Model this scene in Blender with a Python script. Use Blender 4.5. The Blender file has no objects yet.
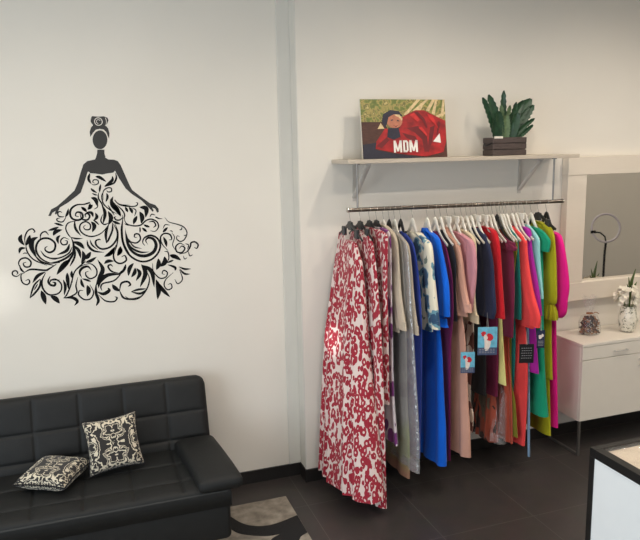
import bpy, bmesh, math, random
from mathutils import Vector, Matrix, noise
random.seed(7)
SC = bpy.context.scene
COL = SC.collection
PI = math.pi

# ------------------------------------------------------------------ helpers
def lin(c):
    return tuple(((v/255)/12.92 if v/255 <= .04045 else ((v/255+.055)/1.055)**2.4) for v in c)

def wl(o):
    p = Vector((0, 0, 0))
    while o is not None:
        p += Vector(o.location); o = o.parent
    return p

class MB:
    """collects shapes in world metres, links them as ONE mesh object"""
    def __init__(s): s.v = []; s.f = []; s.m = []; s.cur = 0
    def add(s, vs, fs):
        b = len(s.v); s.v += [tuple(v) for v in vs]
        for f in fs: s.f.append(tuple(i+b for i in f)); s.m.append(s.cur)
        return s
    def box(s, x0, x1, y0, y1, z0, z1, bev=0, seg=2, M=None):
        bm = bmesh.new(); bmesh.ops.create_cube(bm, size=1)
        for v in bm.verts:
            v.co = Vector(((x0+x1)/2+v.co.x*(x1-x0), (y0+y1)/2+v.co.y*(y1-y0), (z0+z1)/2+v.co.z*(z1-z0)))
        if bev: bmesh.ops.bevel(bm, geom=bm.edges[:], offset=bev, segments=seg, profile=.5, affect='EDGES')
        bm.verts.ensure_lookup_table()
        vs = [(M @ v.co) if M else v.co.copy() for v in bm.verts]
        s.add(vs, [[v.index for v in f.verts] for f in bm.faces]); bm.free(); return s
    def tube(s, path, r, n=8, flat=None, cap=True):
        """swept section along path; r number or list; flat=(sx,sz) scales in-frame axes"""
        P = [Vector(p) for p in path]; k = len(P); rings = []
        up = None
        for i in range(k):
            t = (P[min(i+1, k-1)]-P[max(i-1, 0)]).normalized()
            if up is None: up = Vector((1, 0, 0)) if abs(t.x) < .9 else Vector((0, 0, 1))
            a = (up - t*up.dot(t)).normalized(); b = t.cross(a); up = a
            ri = r[i] if isinstance(r, (list, tuple)) else r
            fx, fz = flat or (1, 1)
            rings.append([P[i]+a*math.cos(2*PI*j/n)*ri*fx+b*math.sin(2*PI*j/n)*ri*fz for j in range(n)])
        return s.loft(rings, cap, cap)
    def loft(s, rings, c0=True, c1=True):
        n = len(rings[0]); vs = [v for r in rings for v in r]; fs = []
        for i in range(len(rings)-1):
            for j in range(n):
                fs.append((i*n+j, i*n+(j+1) % n, (i+1)*n+(j+1) % n, (i+1)*n+j))
        if c0: fs.append(tuple(range(n))[::-1])
        if c1: fs.append(tuple((len(rings)-1)*n+j for j in range(n)))
        return s.add(vs, fs)
    def lathe(s, cx, cy, prof, n=24):
        return s.loft([[(cx+r*math.cos(2*PI*j/n), cy+r*math.sin(2*PI*j/n), z) for j in range(n)] for r, z in prof])
    def poly(s, pts): return s.add(pts, [tuple(range(len(pts)))])
    def prism(s, pts, off):
        o = Vector(off); n = len(pts); a = [Vector(p) for p in pts]
        return s.add(a+[p+o for p in a], [tuple(range(n)), tuple(range(2*n-1, n-1, -1))]+[(i, (i+1) % n, n+(i+1) % n, n+i) for i in range(n)])
    def build(s, name, mats, parent=None, smooth=False, recalc=True):
        me = bpy.data.meshes.new(name); o = wl(parent) if parent else Vector((0, 0, 0))
        me.from_pydata([(v[0]-o.x, v[1]-o.y, v[2]-o.z) for v in s.v], [], s.f)
        for m in (mats if isinstance(mats, (list, tuple)) else [mats]): me.materials.append(m)
        for p, mi in zip(me.polygons, s.m): p.material_index = mi
        if recalc:
            bm = bmesh.new(); bm.from_mesh(me); bmesh.ops.recalc_face_normals(bm, faces=bm.faces[:]); bm.to_mesh(me); bm.free()
        if smooth:
            for p in me.polygons: p.use_smooth = True
            if smooth != 'all':
                try: me.set_sharp_from_angle(angle=math.radians(40))
                except Exception: pass
        me.update()
        ob = bpy.data.objects.new(name, me); COL.objects.link(ob)
        if parent: ob.parent = parent
        return ob

def tag(o, label, cat, group=None):
    o['label'] = label; o['category'] = cat
    if group: o['group'] = group
    return o
def thing(name, label, cat, loc, group=None):
    o = bpy.data.objects.new(name, None); COL.objects.link(o); o.location = loc; o.empty_display_size = .05
    return tag(o, label, cat, group)
def struct(o, label=None):
    o['kind'] = 'structure'
    if label: o['label'] = label
    return o
def crom(P, n=6):
    """Catmull-Rom through points (tuples of any dimension)"""
    if len(P) < 3:
        return [tuple(a+(b-a)*t/8 for a, b in zip(P[0], P[1])) for t in range(9)]
    Q = [tuple(2*a-b for a, b in zip(P[0], P[1]))]+list(P)+[tuple(2*a-b for a, b in zip(P[-1], P[-2]))]
    out = []
    for i in range(1, len(Q)-2):
        for k in range(n):
            t = k/n
            out.append(tuple(.5*(2*b+(c-a)*t+(2*a-5*b+4*c-d)*t*t+(3*b-a-3*c+d)*t**3) for a, b, c, d in zip(Q[i-1], Q[i], Q[i+1], Q[i+2])))
    out.append(tuple(P[-1])); return out

# ------------------------------------------------------------------ materials
def mat(name, rgb, rough=.6, metal=0, var=.06, scale=12, bump=0, bscale=80, sheen=0, spec=.5, coat=0, trans=0, stretch=(1, 1, 1)):
    m = bpy.data.materials.new(name); m.use_nodes = True; N = m.node_tree.nodes; L = m.node_tree.links
    b = N['Principled BSDF']; b.inputs['Roughness'].default_value = rough; b.inputs['Metallic'].default_value = metal
    b.inputs['Specular IOR Level'].default_value = spec
    if sheen: b.inputs['Sheen Weight'].default_value = sheen; b.inputs['Sheen Roughness'].default_value = .5
    if coat: b.inputs['Coat Weight'].default_value = coat; b.inputs['Coat Roughness'].default_value = .1
    if trans: b.inputs['Transmission Weight'].default_value = trans
    tc = N.new('ShaderNodeTexCoord'); mp = N.new('ShaderNodeMapping'); mp.inputs['Scale'].default_value = stretch
    L.new(tc.outputs['Object'], mp.inputs[0])
    nz = N.new('ShaderNodeTexNoise'); nz.inputs['Scale'].default_value = scale; nz.inputs['Detail'].default_value = 4
    L.new(mp.outputs[0], nz.inputs['Vector'])
    c = lin(rgb); r = N.new('ShaderNodeValToRGB')
    r.color_ramp.elements[0].position = .3; r.color_ramp.elements[1].position = .7
    r.color_ramp.elements[0].color = tuple(max(0, v*(1-var)) for v in c)+(1,); r.color_ramp.elements[1].color = tuple(min(1, v*(1+var)) for v in c)+(1,)
    L.new(nz.outputs['Fac'], r.inputs[0]); L.new(r.outputs[0], b.inputs['Base Color'])
    if bump:
        n2 = N.new('ShaderNodeTexNoise'); n2.inputs['Scale'].default_value = bscale; n2.inputs['Detail'].default_value = 3
        L.new(mp.outputs[0], n2.inputs['Vector'])
        bp = N.new('ShaderNodeBump'); bp.inputs['Strength'].default_value = bump; bp.inputs['Distance'].default_value = .01
        L.new(n2.outputs['Fac'], bp.inputs['Height']); L.new(bp.outputs[0], b.inputs['Normal'])
    return m
def nodes(m): return m.node_tree.nodes, m.node_tree.links, m.node_tree.nodes['Principled BSDF']
def ramp(N, stops, const=False):
    r = N.new('ShaderNodeValToRGB'); e = r.color_ramp.elements
    while len(e) < len(stops): e.new(.5)
    for x, (p, c) in zip(e, stops): x.position = p; x.color = lin(c)+(1,)
    if const: r.color_ramp.interpolation = 'CONSTANT'
    return r
def pattern(name, stops, kind='voronoi', scale=30, stretch=(1, 1, 1), distort=.35, dscale=18, rough=.75, sheen=.2, const=True, feature='F1', mirror=False):
    """printed cloth: distorted cells cut into flat colours"""
    m = mat(name, (200, 200, 200), rough, sheen=sheen); N, L, b = nodes(m)
    tc = N.new('ShaderNodeTexCoord'); mp = N.new('ShaderNodeMapping'); mp.inputs['Scale'].default_value = stretch
    src = tc.outputs['Object']
    if mirror:
        ab = N.new('ShaderNodeVectorMath'); ab.operation = 'ABSOLUTE'; L.new(src, ab.inputs[0]); src = ab.outputs[0]
    L.new(src, mp.inputs[0])
    nz = N.new('ShaderNodeTexNoise'); nz.inputs['Scale'].default_value = dscale; L.new(mp.outputs[0], nz.inputs['Vector'])
    mx = N.new('ShaderNodeMix'); mx.data_type = 'VECTOR'; mx.factor_mode = 'UNIFORM'; mx.inputs['Factor'].default_value = distort
    sc = N.new('ShaderNodeVectorMath'); sc.operation = 'MULTIPLY_ADD'
    L.new(nz.outputs['Color'], sc.inputs[0]); sc.inputs[1].default_value = (distort*.1,)*3; L.new(mp.outputs[0], sc.inputs[2])
    N.remove(mx)
    if kind == 'voronoi':
        t = N.new('ShaderNodeTexVoronoi'); t.inputs['Scale'].default_value = scale; t.feature = feature; out = t.outputs['Distance']
    elif kind == 'wave':
        t = N.new('ShaderNodeTexWave'); t.inputs['Scale'].default_value = scale; t.inputs['Distortion'].default_value = 12; t.inputs['Detail Scale'].default_value = 1.4; t.wave_type = 'RINGS'; out = t.outputs['Fac']
    else:
        t = N.new('ShaderNodeTexNoise'); t.inputs['Scale'].default_value = scale; t.inputs['Detail'].default_value = 1; out = t.outputs['Fac']
    L.new(sc.outputs[0], t.inputs['Vector'])
    r = ramp(N, stops, const); L.new(out, r.inputs[0]); L.new(r.outputs[0], b.inputs['Base Color'])
    return m

def tile_mat(name, rgb, grout, sx, sy, ox, oy, rough):
    m = mat(name, rgb, rough); N, L, b = nodes(m)
    tc = N.new('ShaderNodeTexCoord'); mp = N.new('ShaderNodeMapping'); mp.inputs['Location'].default_value = (-ox, -oy, 0)
    L.new(tc.outputs['Object'], mp.inputs[0])
    br = N.new('ShaderNodeTexBrick'); br.offset = 0; br.inputs['Scale'].default_value = 1; br.inputs['Brick Width'].default_value = sx; br.inputs['Row Height'].default_value = sy
    br.inputs['Mortar Size'].default_value = .0022; br.inputs['Mortar Smooth'].default_value = .2
    c = lin(rgb); br.inputs['Color1'].default_value = c+(1,); br.inputs['Color2'].default_value = tuple(v*1.12 for v in c)+(1,); br.inputs['Mortar'].default_value = lin(grout)+(1,)
    L.new(mp.outputs[0], br.inputs['Vector'])
    nz = N.new('ShaderNodeTexNoise'); nz.inputs['Scale'].default_value = 9; nz.inputs['Detail'].default_value = 6; L.new(tc.outputs['Object'], nz.inputs['Vector'])
    mx = N.new('ShaderNodeMix'); mx.data_type = 'RGBA'; mx.blend_type = 'OVERLAY'; mx.inputs['Factor'].default_value = .25
    L.new(br.outputs['Color'], mx.inputs[6]); L.new(nz.outputs['Color'], mx.inputs[7]); 
    hs = N.new('ShaderNodeHueSaturation'); hs.inputs['Saturation'].default_value = .6; L.new(mx.outputs[2], hs.inputs['Color']); L.new(hs.outputs[0], b.inputs['Base Color'])
    bp = N.new('ShaderNodeBump'); bp.inputs['Strength'].default_value = .15; bp.inputs['Distance'].default_value = .004; L.new(nz.outputs['Fac'], bp.inputs['Height']); L.new(bp.outputs[0], b.inputs['Normal'])
    return m
def clear_mat(name, tint=(255, 255, 255), refl=.12, haze=.12):
    """thin clear film: mostly transparent with a glossy skin and a little milk"""
    m = bpy.data.materials.new(name); m.use_nodes = True; N = m.node_tree.nodes; L = m.node_tree.links; N.clear()
    o = N.new('ShaderNodeOutputMaterial'); t = N.new('ShaderNodeBsdfTransparent'); t.inputs[0].default_value = lin(tint)+(1,)
    g = N.new('ShaderNodeBsdfGlossy'); g.inputs['Roughness'].default_value = .12; d = N.new('ShaderNodeBsdfDiffuse'); d.inputs[0].default_value = (.75, .75, .76, 1)
    tc = N.new('ShaderNodeTexCoord'); nz = N.new('ShaderNodeTexNoise'); nz.inputs['Scale'].default_value = 22; nz.inputs['Detail'].default_value = 4; L.new(tc.outputs['Object'], nz.inputs['Vector'])
    bp = N.new('ShaderNodeBump'); bp.inputs['Strength'].default_value = .9; bp.inputs['Distance'].default_value = .02; L.new(nz.outputs['Fac'], bp.inputs['Height']); L.new(bp.outputs[0], g.inputs['Normal'])
    m1 = N.new('ShaderNodeMixShader'); m1.inputs[0].default_value = haze; L.new(t.outputs[0], m1.inputs[1]); L.new(d.outputs[0], m1.inputs[2])
    m2 = N.new('ShaderNodeMixShader'); m2.inputs[0].default_value = refl; L.new(m1.outputs[0], m2.inputs[1]); L.new(g.outputs[0], m2.inputs[2]); L.new(m2.outputs[0], o.inputs[0])
    return m

M = dict(
 wall=mat('wall_paint', (226, 220, 209), .9, var=.012, scale=3, bump=.03, bscale=120),
 wallside=mat('side_wall_paint', (176, 166, 150), .9, var=.015, scale=3, bump=.03, bscale=120),
 wallright=mat('taupe_wall_paint', (208, 198, 182), .9, var=.015, scale=3, bump=.03, bscale=120),
 ceil=mat('ceiling_paint', (232, 229, 222), .9, var=.01),
 floor=tile_mat('floor_tile', (56, 48, 45), (82, 74, 69), .6, .6, 1.15, 3.05, .38),
 base=mat('black_skirting', (30, 27, 26), .35, var=.1),
 chrome=mat('brushed_steel', (176, 172, 166), .28, 1, var=.05),
 darkmetal=mat('worn_steel_rail', (120, 112, 104), .3, 1, var=.15, scale=60),
 whitemetal=mat('white_metal', (196, 190, 182), .45),
 shelf=mat('pale_laminate', (188, 176, 160), .5, var=.05, scale=20, stretch=(1, 8, 8)),
 whitelam=mat('white_laminate', (224, 216, 203), .35, var=.012),
 frame=mat('mirror_frame_white', (222, 211, 195), .45, var=.01, scale=14, stretch=(1, 6, 6)),
 leather=mat('black_leather', (23, 24, 24), .6, var=.12, scale=20, bump=.12, bscale=220, spec=.35),
 piping=mat('black_piping', (40, 41, 40), .5),
 decal=mat('black_vinyl', (20, 20, 20), .7, var=.06, spec=.15), figure=mat('grey_black_vinyl', (48, 46, 44), .6, var=.06),
 decalwhite=mat('white_vinyl', (222, 216, 205), .6),
 hangwhite=mat('white_hanger', (226, 220, 208), .45),
 hangblack=mat('black_hanger', (30, 30, 31), .4),
 mirror=mat('mirror_silver', (228, 226, 222), .02, 1, var=0),
 film=clear_mat('clear_plastic_film', haze=.20, refl=.22),
 cello=clear_mat('cellophane', haze=.05, refl=.09), steel=mat('satin_steel', (138, 134, 130), .35, .85),
 handle=mat('bright_handle_steel', (206, 202, 196), .35, .5),
 black=mat('matt_black', (26, 26, 27), .5),
 counterframe=mat('counter_dark_frame', (22, 21, 21), .36, var=.15),
 counterpanel=mat('counter_white_panel', (236, 237, 236), .4, var=.01),
 tray=mat('cream_lining', (236, 218, 194), .6, var=.03),
)
FAB = dict(
 beige=(190, 176, 156), greybeige=(172, 160, 143), navyblue=(34, 56, 140), royal=(0, 98, 216), plum=(112, 22, 82), charcoal=(30, 32, 42), nude=(202, 152, 132), rose=(200, 138, 146), cream=(214, 196, 164),
 black=(19, 19, 22), navy=(36, 42, 70), red=(188, 18, 32), wine=(112, 24, 62), lemon=(240, 230, 146), burgundy=(112, 28, 60), rust=(176, 76, 56), olive=(122, 118, 34), teal=(14, 106, 100), coral=(238, 70, 70),
 paleblue=(122, 152, 182), violet=(158, 26, 146), aqua=(142, 204, 200), emerald=(10, 144, 108), chartreuse=(164, 158, 18), hotpink=(216, 14, 126))
for k, c in FAB.items(): M[k] = mat(k+'_cloth', c, .8, var=.06, scale=9, bump=.25, bscale=420, sheen=.12, spec=.25)
M['redprint'] = pattern('red_animal_print', [(0, (222, 200, 194)), (.20, (158, 18, 44)), (.60, (224, 204, 197))], scale=42, stretch=(1, 1, .55), distort=.25, dscale=24)
M['purpleprint'] = pattern('purple_blotch_print', [(0, (112, 36, 112)), (.43, (214, 204, 208))], scale=14, stretch=(1, 1, .6), distort=.5, dscale=12)
M['floral'] = pattern('teal_flower_print', [(0, (34, 72, 104)), (.36, (96, 142, 158)), (.46, (222, 214, 192)), (.80, (112, 124, 110))], scale=10, stretch=(1, 1, .8), distort=1.2, dscale=14)
M['brownprint'] = pattern('brown_white_print', [(0, (222, 206, 190)), (.55, (108, 64, 54))], scale=17, stretch=(1, 1, .6), distort=.6)
M['rustprint'] = pattern('rust_print', [(0, (56, 34, 30)), (.42, (170, 78, 56)), (.58, (104, 92, 74)), (.7, (60, 36, 32))], kind='noise', scale=14, stretch=(1, 1, .4), distort=.5)
M['damask'] = pattern('damask_print', [(0, (30, 26, 25)), (.38, (206, 196, 174)), (.425, (30, 26, 25)), (.485, (206, 196, 174)), (.525, (30, 26, 25)), (.59, (206, 196, 174)), (.635, (30, 26, 25))], kind='noise', scale=15, distort=.5, dscale=30, mirror=True)
m_ = mat('green_brown_cloth', (100, 110, 70), .8, sheen=.1); N, L, b = nodes(m_)
tc = N.new('ShaderNodeTexCoord'); sp = N.new('ShaderNodeSeparateXYZ'); L.new(tc.outputs['Object'], sp.inputs[0]); nz = N.new('ShaderNodeTexNoise'); nz.inputs['Scale'].default_value = 6; L.new(tc.outputs['Object'], nz.inputs['Vector'])
ad = N.new('ShaderNodeMath'); ad.operation = 'MULTIPLY_ADD'; L.new(nz.outputs['Fac'], ad.inputs[0]); ad.inputs[1].default_value = .12; L.new(sp.outputs['Z'], ad.inputs[2])
mr = N.new('ShaderNodeMapRange'); mr.inputs['From Min'].default_value = .1-1.691; mr.inputs['From Max'].default_value = 1.2-1.691; L.new(ad.outputs[0], mr.inputs[0])
r_ = ramp(N, [(0, (150, 108, 84)), (.16, (152, 112, 88)), (.26, (146, 152, 92)), (.38, (146, 152, 98)), (.46, (150, 146, 136)), (1, (150, 144, 134))]); L.new(mr.outputs[0], r_.inputs[0]); L.new(r_.outputs[0], b.inputs['Base Color'])
M['greenbrown'] = m_

# ------------------------------------------------------------------ measured data (metres on the wall / in each garment's hanging plane)
DECAL = [
 ('line', 0.0104, [(0.0415, 2.0434), (0.0327, 2.0126), (0.0436, 1.9863)]),
 ('line', 0.0047, [(0.0436, 1.9863), (0.0589, 1.9779), (0.0819, 1.9849), (0.0818, 2.0031), (0.0611, 2.0065), (0.0541, 1.9937), (0.0645, 1.9866)]),
 ('leaf', 0.0156, [(0.0699, 2.0244), (0.0944, 2.0184), (0.1277, 1.9927)]),
 ('line', 0.0078, [(0.1819, 2.0417), (0.1834, 2.0128), (0.1704, 1.9869), (0.1494, 1.9772), (0.1156, 1.9653)]),
 ('leaf', 0.0156, [(0.162, 2.025), (0.1614, 2.003), (0.1397, 1.9828), (0.1159, 1.969)]),
 ('line', 0.0052, [(0.1025, 1.8896), (0.106, 1.9368), (0.1277, 1.957), (0.1504, 1.9561), (0.1506, 1.9376), (0.1312, 1.9358), (0.1259, 1.9465)]),
 ('leaf', 0.0104, [(0.0967, 1.9817), (0.09, 1.9584), (0.0856, 1.9334)]),
 ('leaf', 0.0114, [(0.0401, 1.9603), (0.0515, 1.9468), (0.0729, 1.9318)]),
 ('leaf', 0.0073, [(0.0444, 1.9325), (0.0597, 1.923), (0.0755, 1.9191)]),
 ('leaf', 0.0207, [(0.0375, 1.9071), (0.0615, 1.894), (0.0688, 1.8568)]),
 ('line', 0.0041, [(0.069, 1.8805), (0.0696, 1.8541), (0.0483, 1.8393)]),
 ('leaf', 0.0124, [(0.1241, 1.9298), (0.1275, 1.9069), (0.1157, 1.8773)]),
 ('line', 0.0052, [(0.105, 1.9368), (0.0965, 1.9109), (0.1034, 1.8684), (0.1387, 1.8296), (0.1728, 1.8065)]),
 ('line', 0.0062, [(0.0805, 1.9326), (0.0781, 1.9012), (0.0955, 1.8635), (0.1013, 1.8049)]),
 ('leaf', 0.0197, [(0.1582, 1.9093), (0.1482, 1.8769), (0.1751, 1.8385), (0.1953, 1.7973)]),
 ('line', 0.0073, [(0.1423, 1.8931), (0.1457, 1.8558), (0.1736, 1.8172)]),
 ('line', 0.0047, [(0.1632, 1.8869), (0.1921, 1.8616), (0.2483, 1.8537)]),
 ('leaf', 0.0156, [(-0.0191, 1.8573), (0.0068, 1.8324)]),
 ('leaf', 0.0176, [(0.0444, 1.8669), (0.0144, 1.8399)]),
 ('line', 0.0052, [(-0.0241, 1.869), (0.0059, 1.8729), (0.0316, 1.8822)]),
 ('line', 0.0062, [(0.1347, 1.7754), (0.1113, 1.7339), (0.0731, 1.6986), (0.0265, 1.6855), (-0.0126, 1.6985), (-0.0354, 1.7264), (-0.0304, 1.7579), (-0.0019, 1.7722), (0.0218, 1.755), (0.0173, 1.7287), (-0.0054, 1.7273), (-0.0152, 1.7422), (-0.0033, 1.7537)]),
 ('line', 0.0073, [(-0.0279, 1.821), (-0.0205, 1.789), (0.0089, 1.7822), (0.023, 1.8026), (0.0117, 1.819), (-0.0013, 1.8117), (0.0026, 1.7983)]),
 ('leaf', 0.0145, [(0.0063, 1.8256), (0.0344, 1.8205), (0.041, 1.7953)]),
 ('leaf', 0.0156, [(0.0545, 1.8205), (0.0611, 1.7953), (0.0425, 1.7761)]),
 ('leaf', 0.0088, [(0.0379, 1.7817), (0.0554, 1.7664), (0.0702, 1.7485)]),
 ('leaf', 0.0207, [(0.0281, 1.7716), (0.0437, 1.7457), (0.03, 1.7103)]),
 ('leaf', 0.0166, [(0.0954, 1.8624), (0.107, 1.8141), (0.0914, 1.7537)]),
 ('line', 0.0057, [(0.094, 1.8095), (0.0812, 1.7729), (0.0973, 1.7507), (0.1232, 1.7573)]),
 ('leaf', 0.0228, [(0.1247, 1.8265), (0.1381, 1.7859), (0.1214, 1.7467)]),
 ('leaf', 0.0145, [(0.1238, 1.7519), (0.1039, 1.7021), (0.1019, 1.6404)]),
 ('line', 0.0078, [(0.1438, 1.7588), (0.1407, 1.7161), (0.1164, 1.6637), (0.102, 1.642)]),
 ('line', 0.0078, [(0.1485, 1.7532), (0.1655, 1.7038), (0.1599, 1.6609), (0.1235, 1.62), (0.0766, 1.6097), (0.0477, 1.6305), (0.0446, 1.6575), (0.0656, 1.6669), (0.0713, 1.6612)]),
 ('leaf', 0.0124, [(-0.0024, 1.6686), (0.0024, 1.6335), (0.0303, 1.6021), (0.0853, 1.589)]),
 ('leaf', 0.0083, [(0.0142, 1.6691), (0.0229, 1.6375), (0.0534, 1.6059)]),
 ('line', 0.0052, [(0.1564, 1.7554), (0.1703, 1.6981), (0.1606, 1.6338), (0.1379, 1.5701)]),
 ('leaf', 0.0135, [(0.1411, 1.7708), (0.1642, 1.7577), (0.1882, 1.7472)]),
 ('line', 0.0062, [(0.2076, 1.7876), (0.1859, 1.7726), (0.1654, 1.7737), (0.1571, 1.7876), (0.1667, 1.7924)]),
 ('leaf', 0.0176, [(0.15, 1.8599), (0.1743, 1.8268), (0.1933, 1.791)]),
 ('line', 0.0052, [(0.1257, 1.861), (0.1413, 1.831), (0.158, 1.7998)]),
 ('line', 0.0057, [(0.1765, 1.8586), (0.205, 1.8252), (0.2145, 1.798), (0.2068, 1.7769)]),
 ('line', 0.0093, [(0.2025, 1.7744), (0.1916, 1.7077), (0.1967, 1.6314), (0.2286, 1.5636)]),
 ('leaf', 0.0187, [(0.1787, 1.6201), (0.1755, 1.5893), (0.1559, 1.5688)]),
 ('leaf', 0.0156, [(0.1464, 1.6158), (0.1207, 1.5822), (0.0993, 1.5702)]),
 ('leaf', 0.0114, [(0.2114, 1.7092), (0.2193, 1.6572), (0.2334, 1.6345)]),
 ('line', 0.0047, [(0.2101, 1.7498), (0.225, 1.7408), (0.2404, 1.7373)]),
 ('leaf', 0.0124, [(-0.0871, 1.8522), (-0.0953, 1.8228), (-0.1082, 1.8036)]),
 ('line', 0.0052, [(-0.0984, 1.8152), (-0.1209, 1.7797), (-0.1476, 1.7822), (-0.1523, 1.7961), (-0.1338, 1.8013)]),
 ('line', 0.0052, [(-0.1127, 1.8081), (-0.1237, 1.806), (-0.1426, 1.8122), (-0.1445, 1.8305), (-0.1333, 1.8367), (-0.1227, 1.8294)]),
 ('line', 0.0083, [(0.0302, 1.877), (-0.0002, 1.8705), (-0.0399, 1.8698), (-0.071, 1.8504), (-0.0809, 1.8195), (-0.0707, 1.7928), (-0.0418, 1.7833), (-0.0161, 1.7951), (-0.0189, 1.8216), (-0.0432, 1.8281), (-0.053, 1.8102), (-0.0354, 1.8014)]),
 ('leaf', 0.0156, [(-0.0188, 1.8546), (-0.0024, 1.8418), (0.0088, 1.8265)]),
 ('leaf', 0.0124, [(0.0325, 1.8743), (0.023, 1.8484)]),
 ('leaf', 0.0114, [(-0.1693, 1.773), (-0.1465, 1.7655), (-0.1205, 1.7551)]),
 ('leaf', 0.0135, [(-0.2041, 1.7338), (-0.173, 1.7408), (-0.1453, 1.7507)]),
 ('leaf', 0.0197, [(-0.18, 1.703), (-0.1646, 1.7246), (-0.1296, 1.7341)]),
 ('leaf', 0.0124, [(-0.06, 1.7848), (-0.0589, 1.7373), (-0.0326, 1.6923)]),
 ('line', 0.0052, [(-0.0481, 1.7789), (-0.0932, 1.7709), (-0.1104, 1.7403), (-0.0987, 1.7027), (-0.0808, 1.6805)]),
 ('leaf', 0.0088, [(-0.0875, 1.6888), (-0.061, 1.6792), (-0.0238, 1.6769)]),
 ('leaf', 0.0207, [(-0.0812, 1.663), (-0.0437, 1.6462), (-0.0196, 1.6162)]),
 ('leaf', 0.0166, [(-0.0787, 1.6442), (-0.0516, 1.6093), (-0.0443, 1.5633)]),
 ('leaf', 0.0207, [(-0.0317, 1.608), (-0.0262, 1.57), (-0.0438, 1.5309)]),
 ('leaf', 0.0218, [(0.0138, 1.5984), (-0.0042, 1.5738), (-0.0191, 1.5571)]),
 ('leaf', 0.0166, [(0.0423, 1.5661), (0.0088, 1.5459), (-0.0211, 1.5384)]),
 ('line', 0.0052, [(-0.0188, 1.5479), (-0.0378, 1.5305), (-0.0697, 1.5087)]),
 ('line', 0.0093, [(-0.0845, 1.6834), (-0.0764, 1.643), (-0.0856, 1.5903), (-0.1108, 1.5548), (-0.1594, 1.505)]),
 ('line', 0.0083, [(-0.0702, 1.6266), (-0.0769, 1.5737), (-0.106, 1.5223)]),
 ('leaf', 0.0270, [(-0.0977, 1.5629), (-0.1375, 1.5311), (-0.1803, 1.4794)]),
 ('line', 0.0057, [(-0.0984, 1.6763), (-0.1245, 1.6885), (-0.1431, 1.6712), (-0.1351, 1.6496), (-0.1129, 1.6507), (-0.1089, 1.669), (-0.1212, 1.6698)]),
 ('leaf', 0.0145, [(-0.1419, 1.7038), (-0.1591, 1.6854), (-0.1558, 1.6546)]),
 ('leaf', 0.0156, [(-0.0969, 1.6523), (-0.1159, 1.6138), (-0.1693, 1.5926)]),
 ('line', 0.0062, [(-0.0846, 1.6329), (-0.1073, 1.5972), (-0.1586, 1.5743), (-0.2072, 1.5778)]),
 ('line', 0.0088, [(-0.0843, 1.6063), (-0.114, 1.5764), (-0.1652, 1.5535), (-0.2097, 1.5488)]),
 ('line', 0.0062, [(-0.1547, 1.574), (-0.1892, 1.5712), (-0.2315, 1.5902), (-0.2528, 1.6233)]),
 ('line', 0.0083, [(-0.1569, 1.5475), (-0.2058, 1.5486), (-0.2521, 1.5758), (-0.2748, 1.6195), (-0.2687, 1.661), (-0.2423, 1.6881), (-0.2036, 1.6882), (-0.1744, 1.6601), (-0.1799, 1.6235), (-0.2055, 1.6094), (-0.2264, 1.6214), (-0.2274, 1.6373), (-0.2147, 1.6443)]),
 ('leaf', 0.0249, [(-0.259, 1.7006), (-0.2907, 1.6833), (-0.2968, 1.642), (-0.2759, 1.5802)]),
 ('line', 0.0078, [(-0.284, 1.5966), (-0.2535, 1.5601), (-0.1924, 1.5342)]),
 ('line', 0.0057, [(-0.2497, 1.6859), (-0.2422, 1.7168), (-0.2195, 1.7284), (-0.2029, 1.7081)]),
 ('line', 0.0057, [(-0.3286, 1.6598), (-0.3272, 1.7012), (-0.3098, 1.7364), (-0.285, 1.7479), (-0.2731, 1.7316), (-0.2812, 1.7264)]),
 ('leaf', 0.0197, [(-0.341, 1.7212), (-0.3517, 1.6924), (-0.3336, 1.6575)]),
 ('leaf', 0.0197, [(-0.2989, 1.715), (-0.3097, 1.6845), (-0.3267, 1.6544)]),
 ('line', 0.0057, [(-0.3262, 1.6596), (-0.3205, 1.6175), (-0.2909, 1.5734), (-0.2263, 1.5368)]),
 ('leaf', 0.0145, [(-0.3277, 1.643), (-0.3541, 1.6407), (-0.3646, 1.6138)]),
 ('line', 0.0041, [(-0.3449, 1.6114), (-0.335, 1.6154), (-0.322, 1.6113)]),
 ('line', 0.0067, [(-0.3493, 1.5095), (-0.3715, 1.5532), (-0.3595, 1.5811), (-0.3304, 1.5868), (-0.3085, 1.5642), (-0.3156, 1.5384), (-0.3396, 1.5376), (-0.3484, 1.5567), (-0.3325, 1.5634)]),
 ('line', 0.0078, [(-0.3472, 1.5066), (-0.31, 1.5206), (-0.2384, 1.5096), (-0.2184, 1.516), (-0.1772, 1.5395)]),
 ('line', 0.0062, [(-0.3672, 1.5487), (-0.3625, 1.5221), (-0.345, 1.5049)]),
 ('line', 0.0057, [(-0.345, 1.5049), (-0.3651, 1.4933), (-0.364, 1.4537), (-0.3416, 1.4358), (-0.3252, 1.4477), (-0.3295, 1.464), (-0.3469, 1.4575)]),
 ('line', 0.0057, [(-0.3618, 1.5036), (-0.3871, 1.4872), (-0.4076, 1.4968), (-0.4059, 1.515), (-0.3889, 1.5189), (-0.3807, 1.5051), (-0.3885, 1.4979)]),
 ('leaf', 0.0166, [(-0.2367, 1.5015), (-0.2797, 1.4811), (-0.3107, 1.4422)]),
 ('line', 0.0073, [(-0.2693, 1.4616), (-0.3038, 1.4273), (-0.3318, 1.3577)]),
 ('line', 0.0083, [(-0.267, 1.4603), (-0.2754, 1.4194), (-0.3028, 1.3845), (-0.3318, 1.3577)]),
 ('line', 0.0047, [(-0.2837, 1.4362), (-0.2949, 1.4185), (-0.3062, 1.4008)]),
 ('line', 0.0073, [(-0.2371, 1.4962), (-0.2606, 1.4502), (-0.2575, 1.4018), (-0.2262, 1.3667), (-0.1714, 1.3725)]),
 ('leaf', 0.0249, [(-0.2687, 1.3958), (-0.2602, 1.3591), (-0.2519, 1.3135)]),
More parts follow.
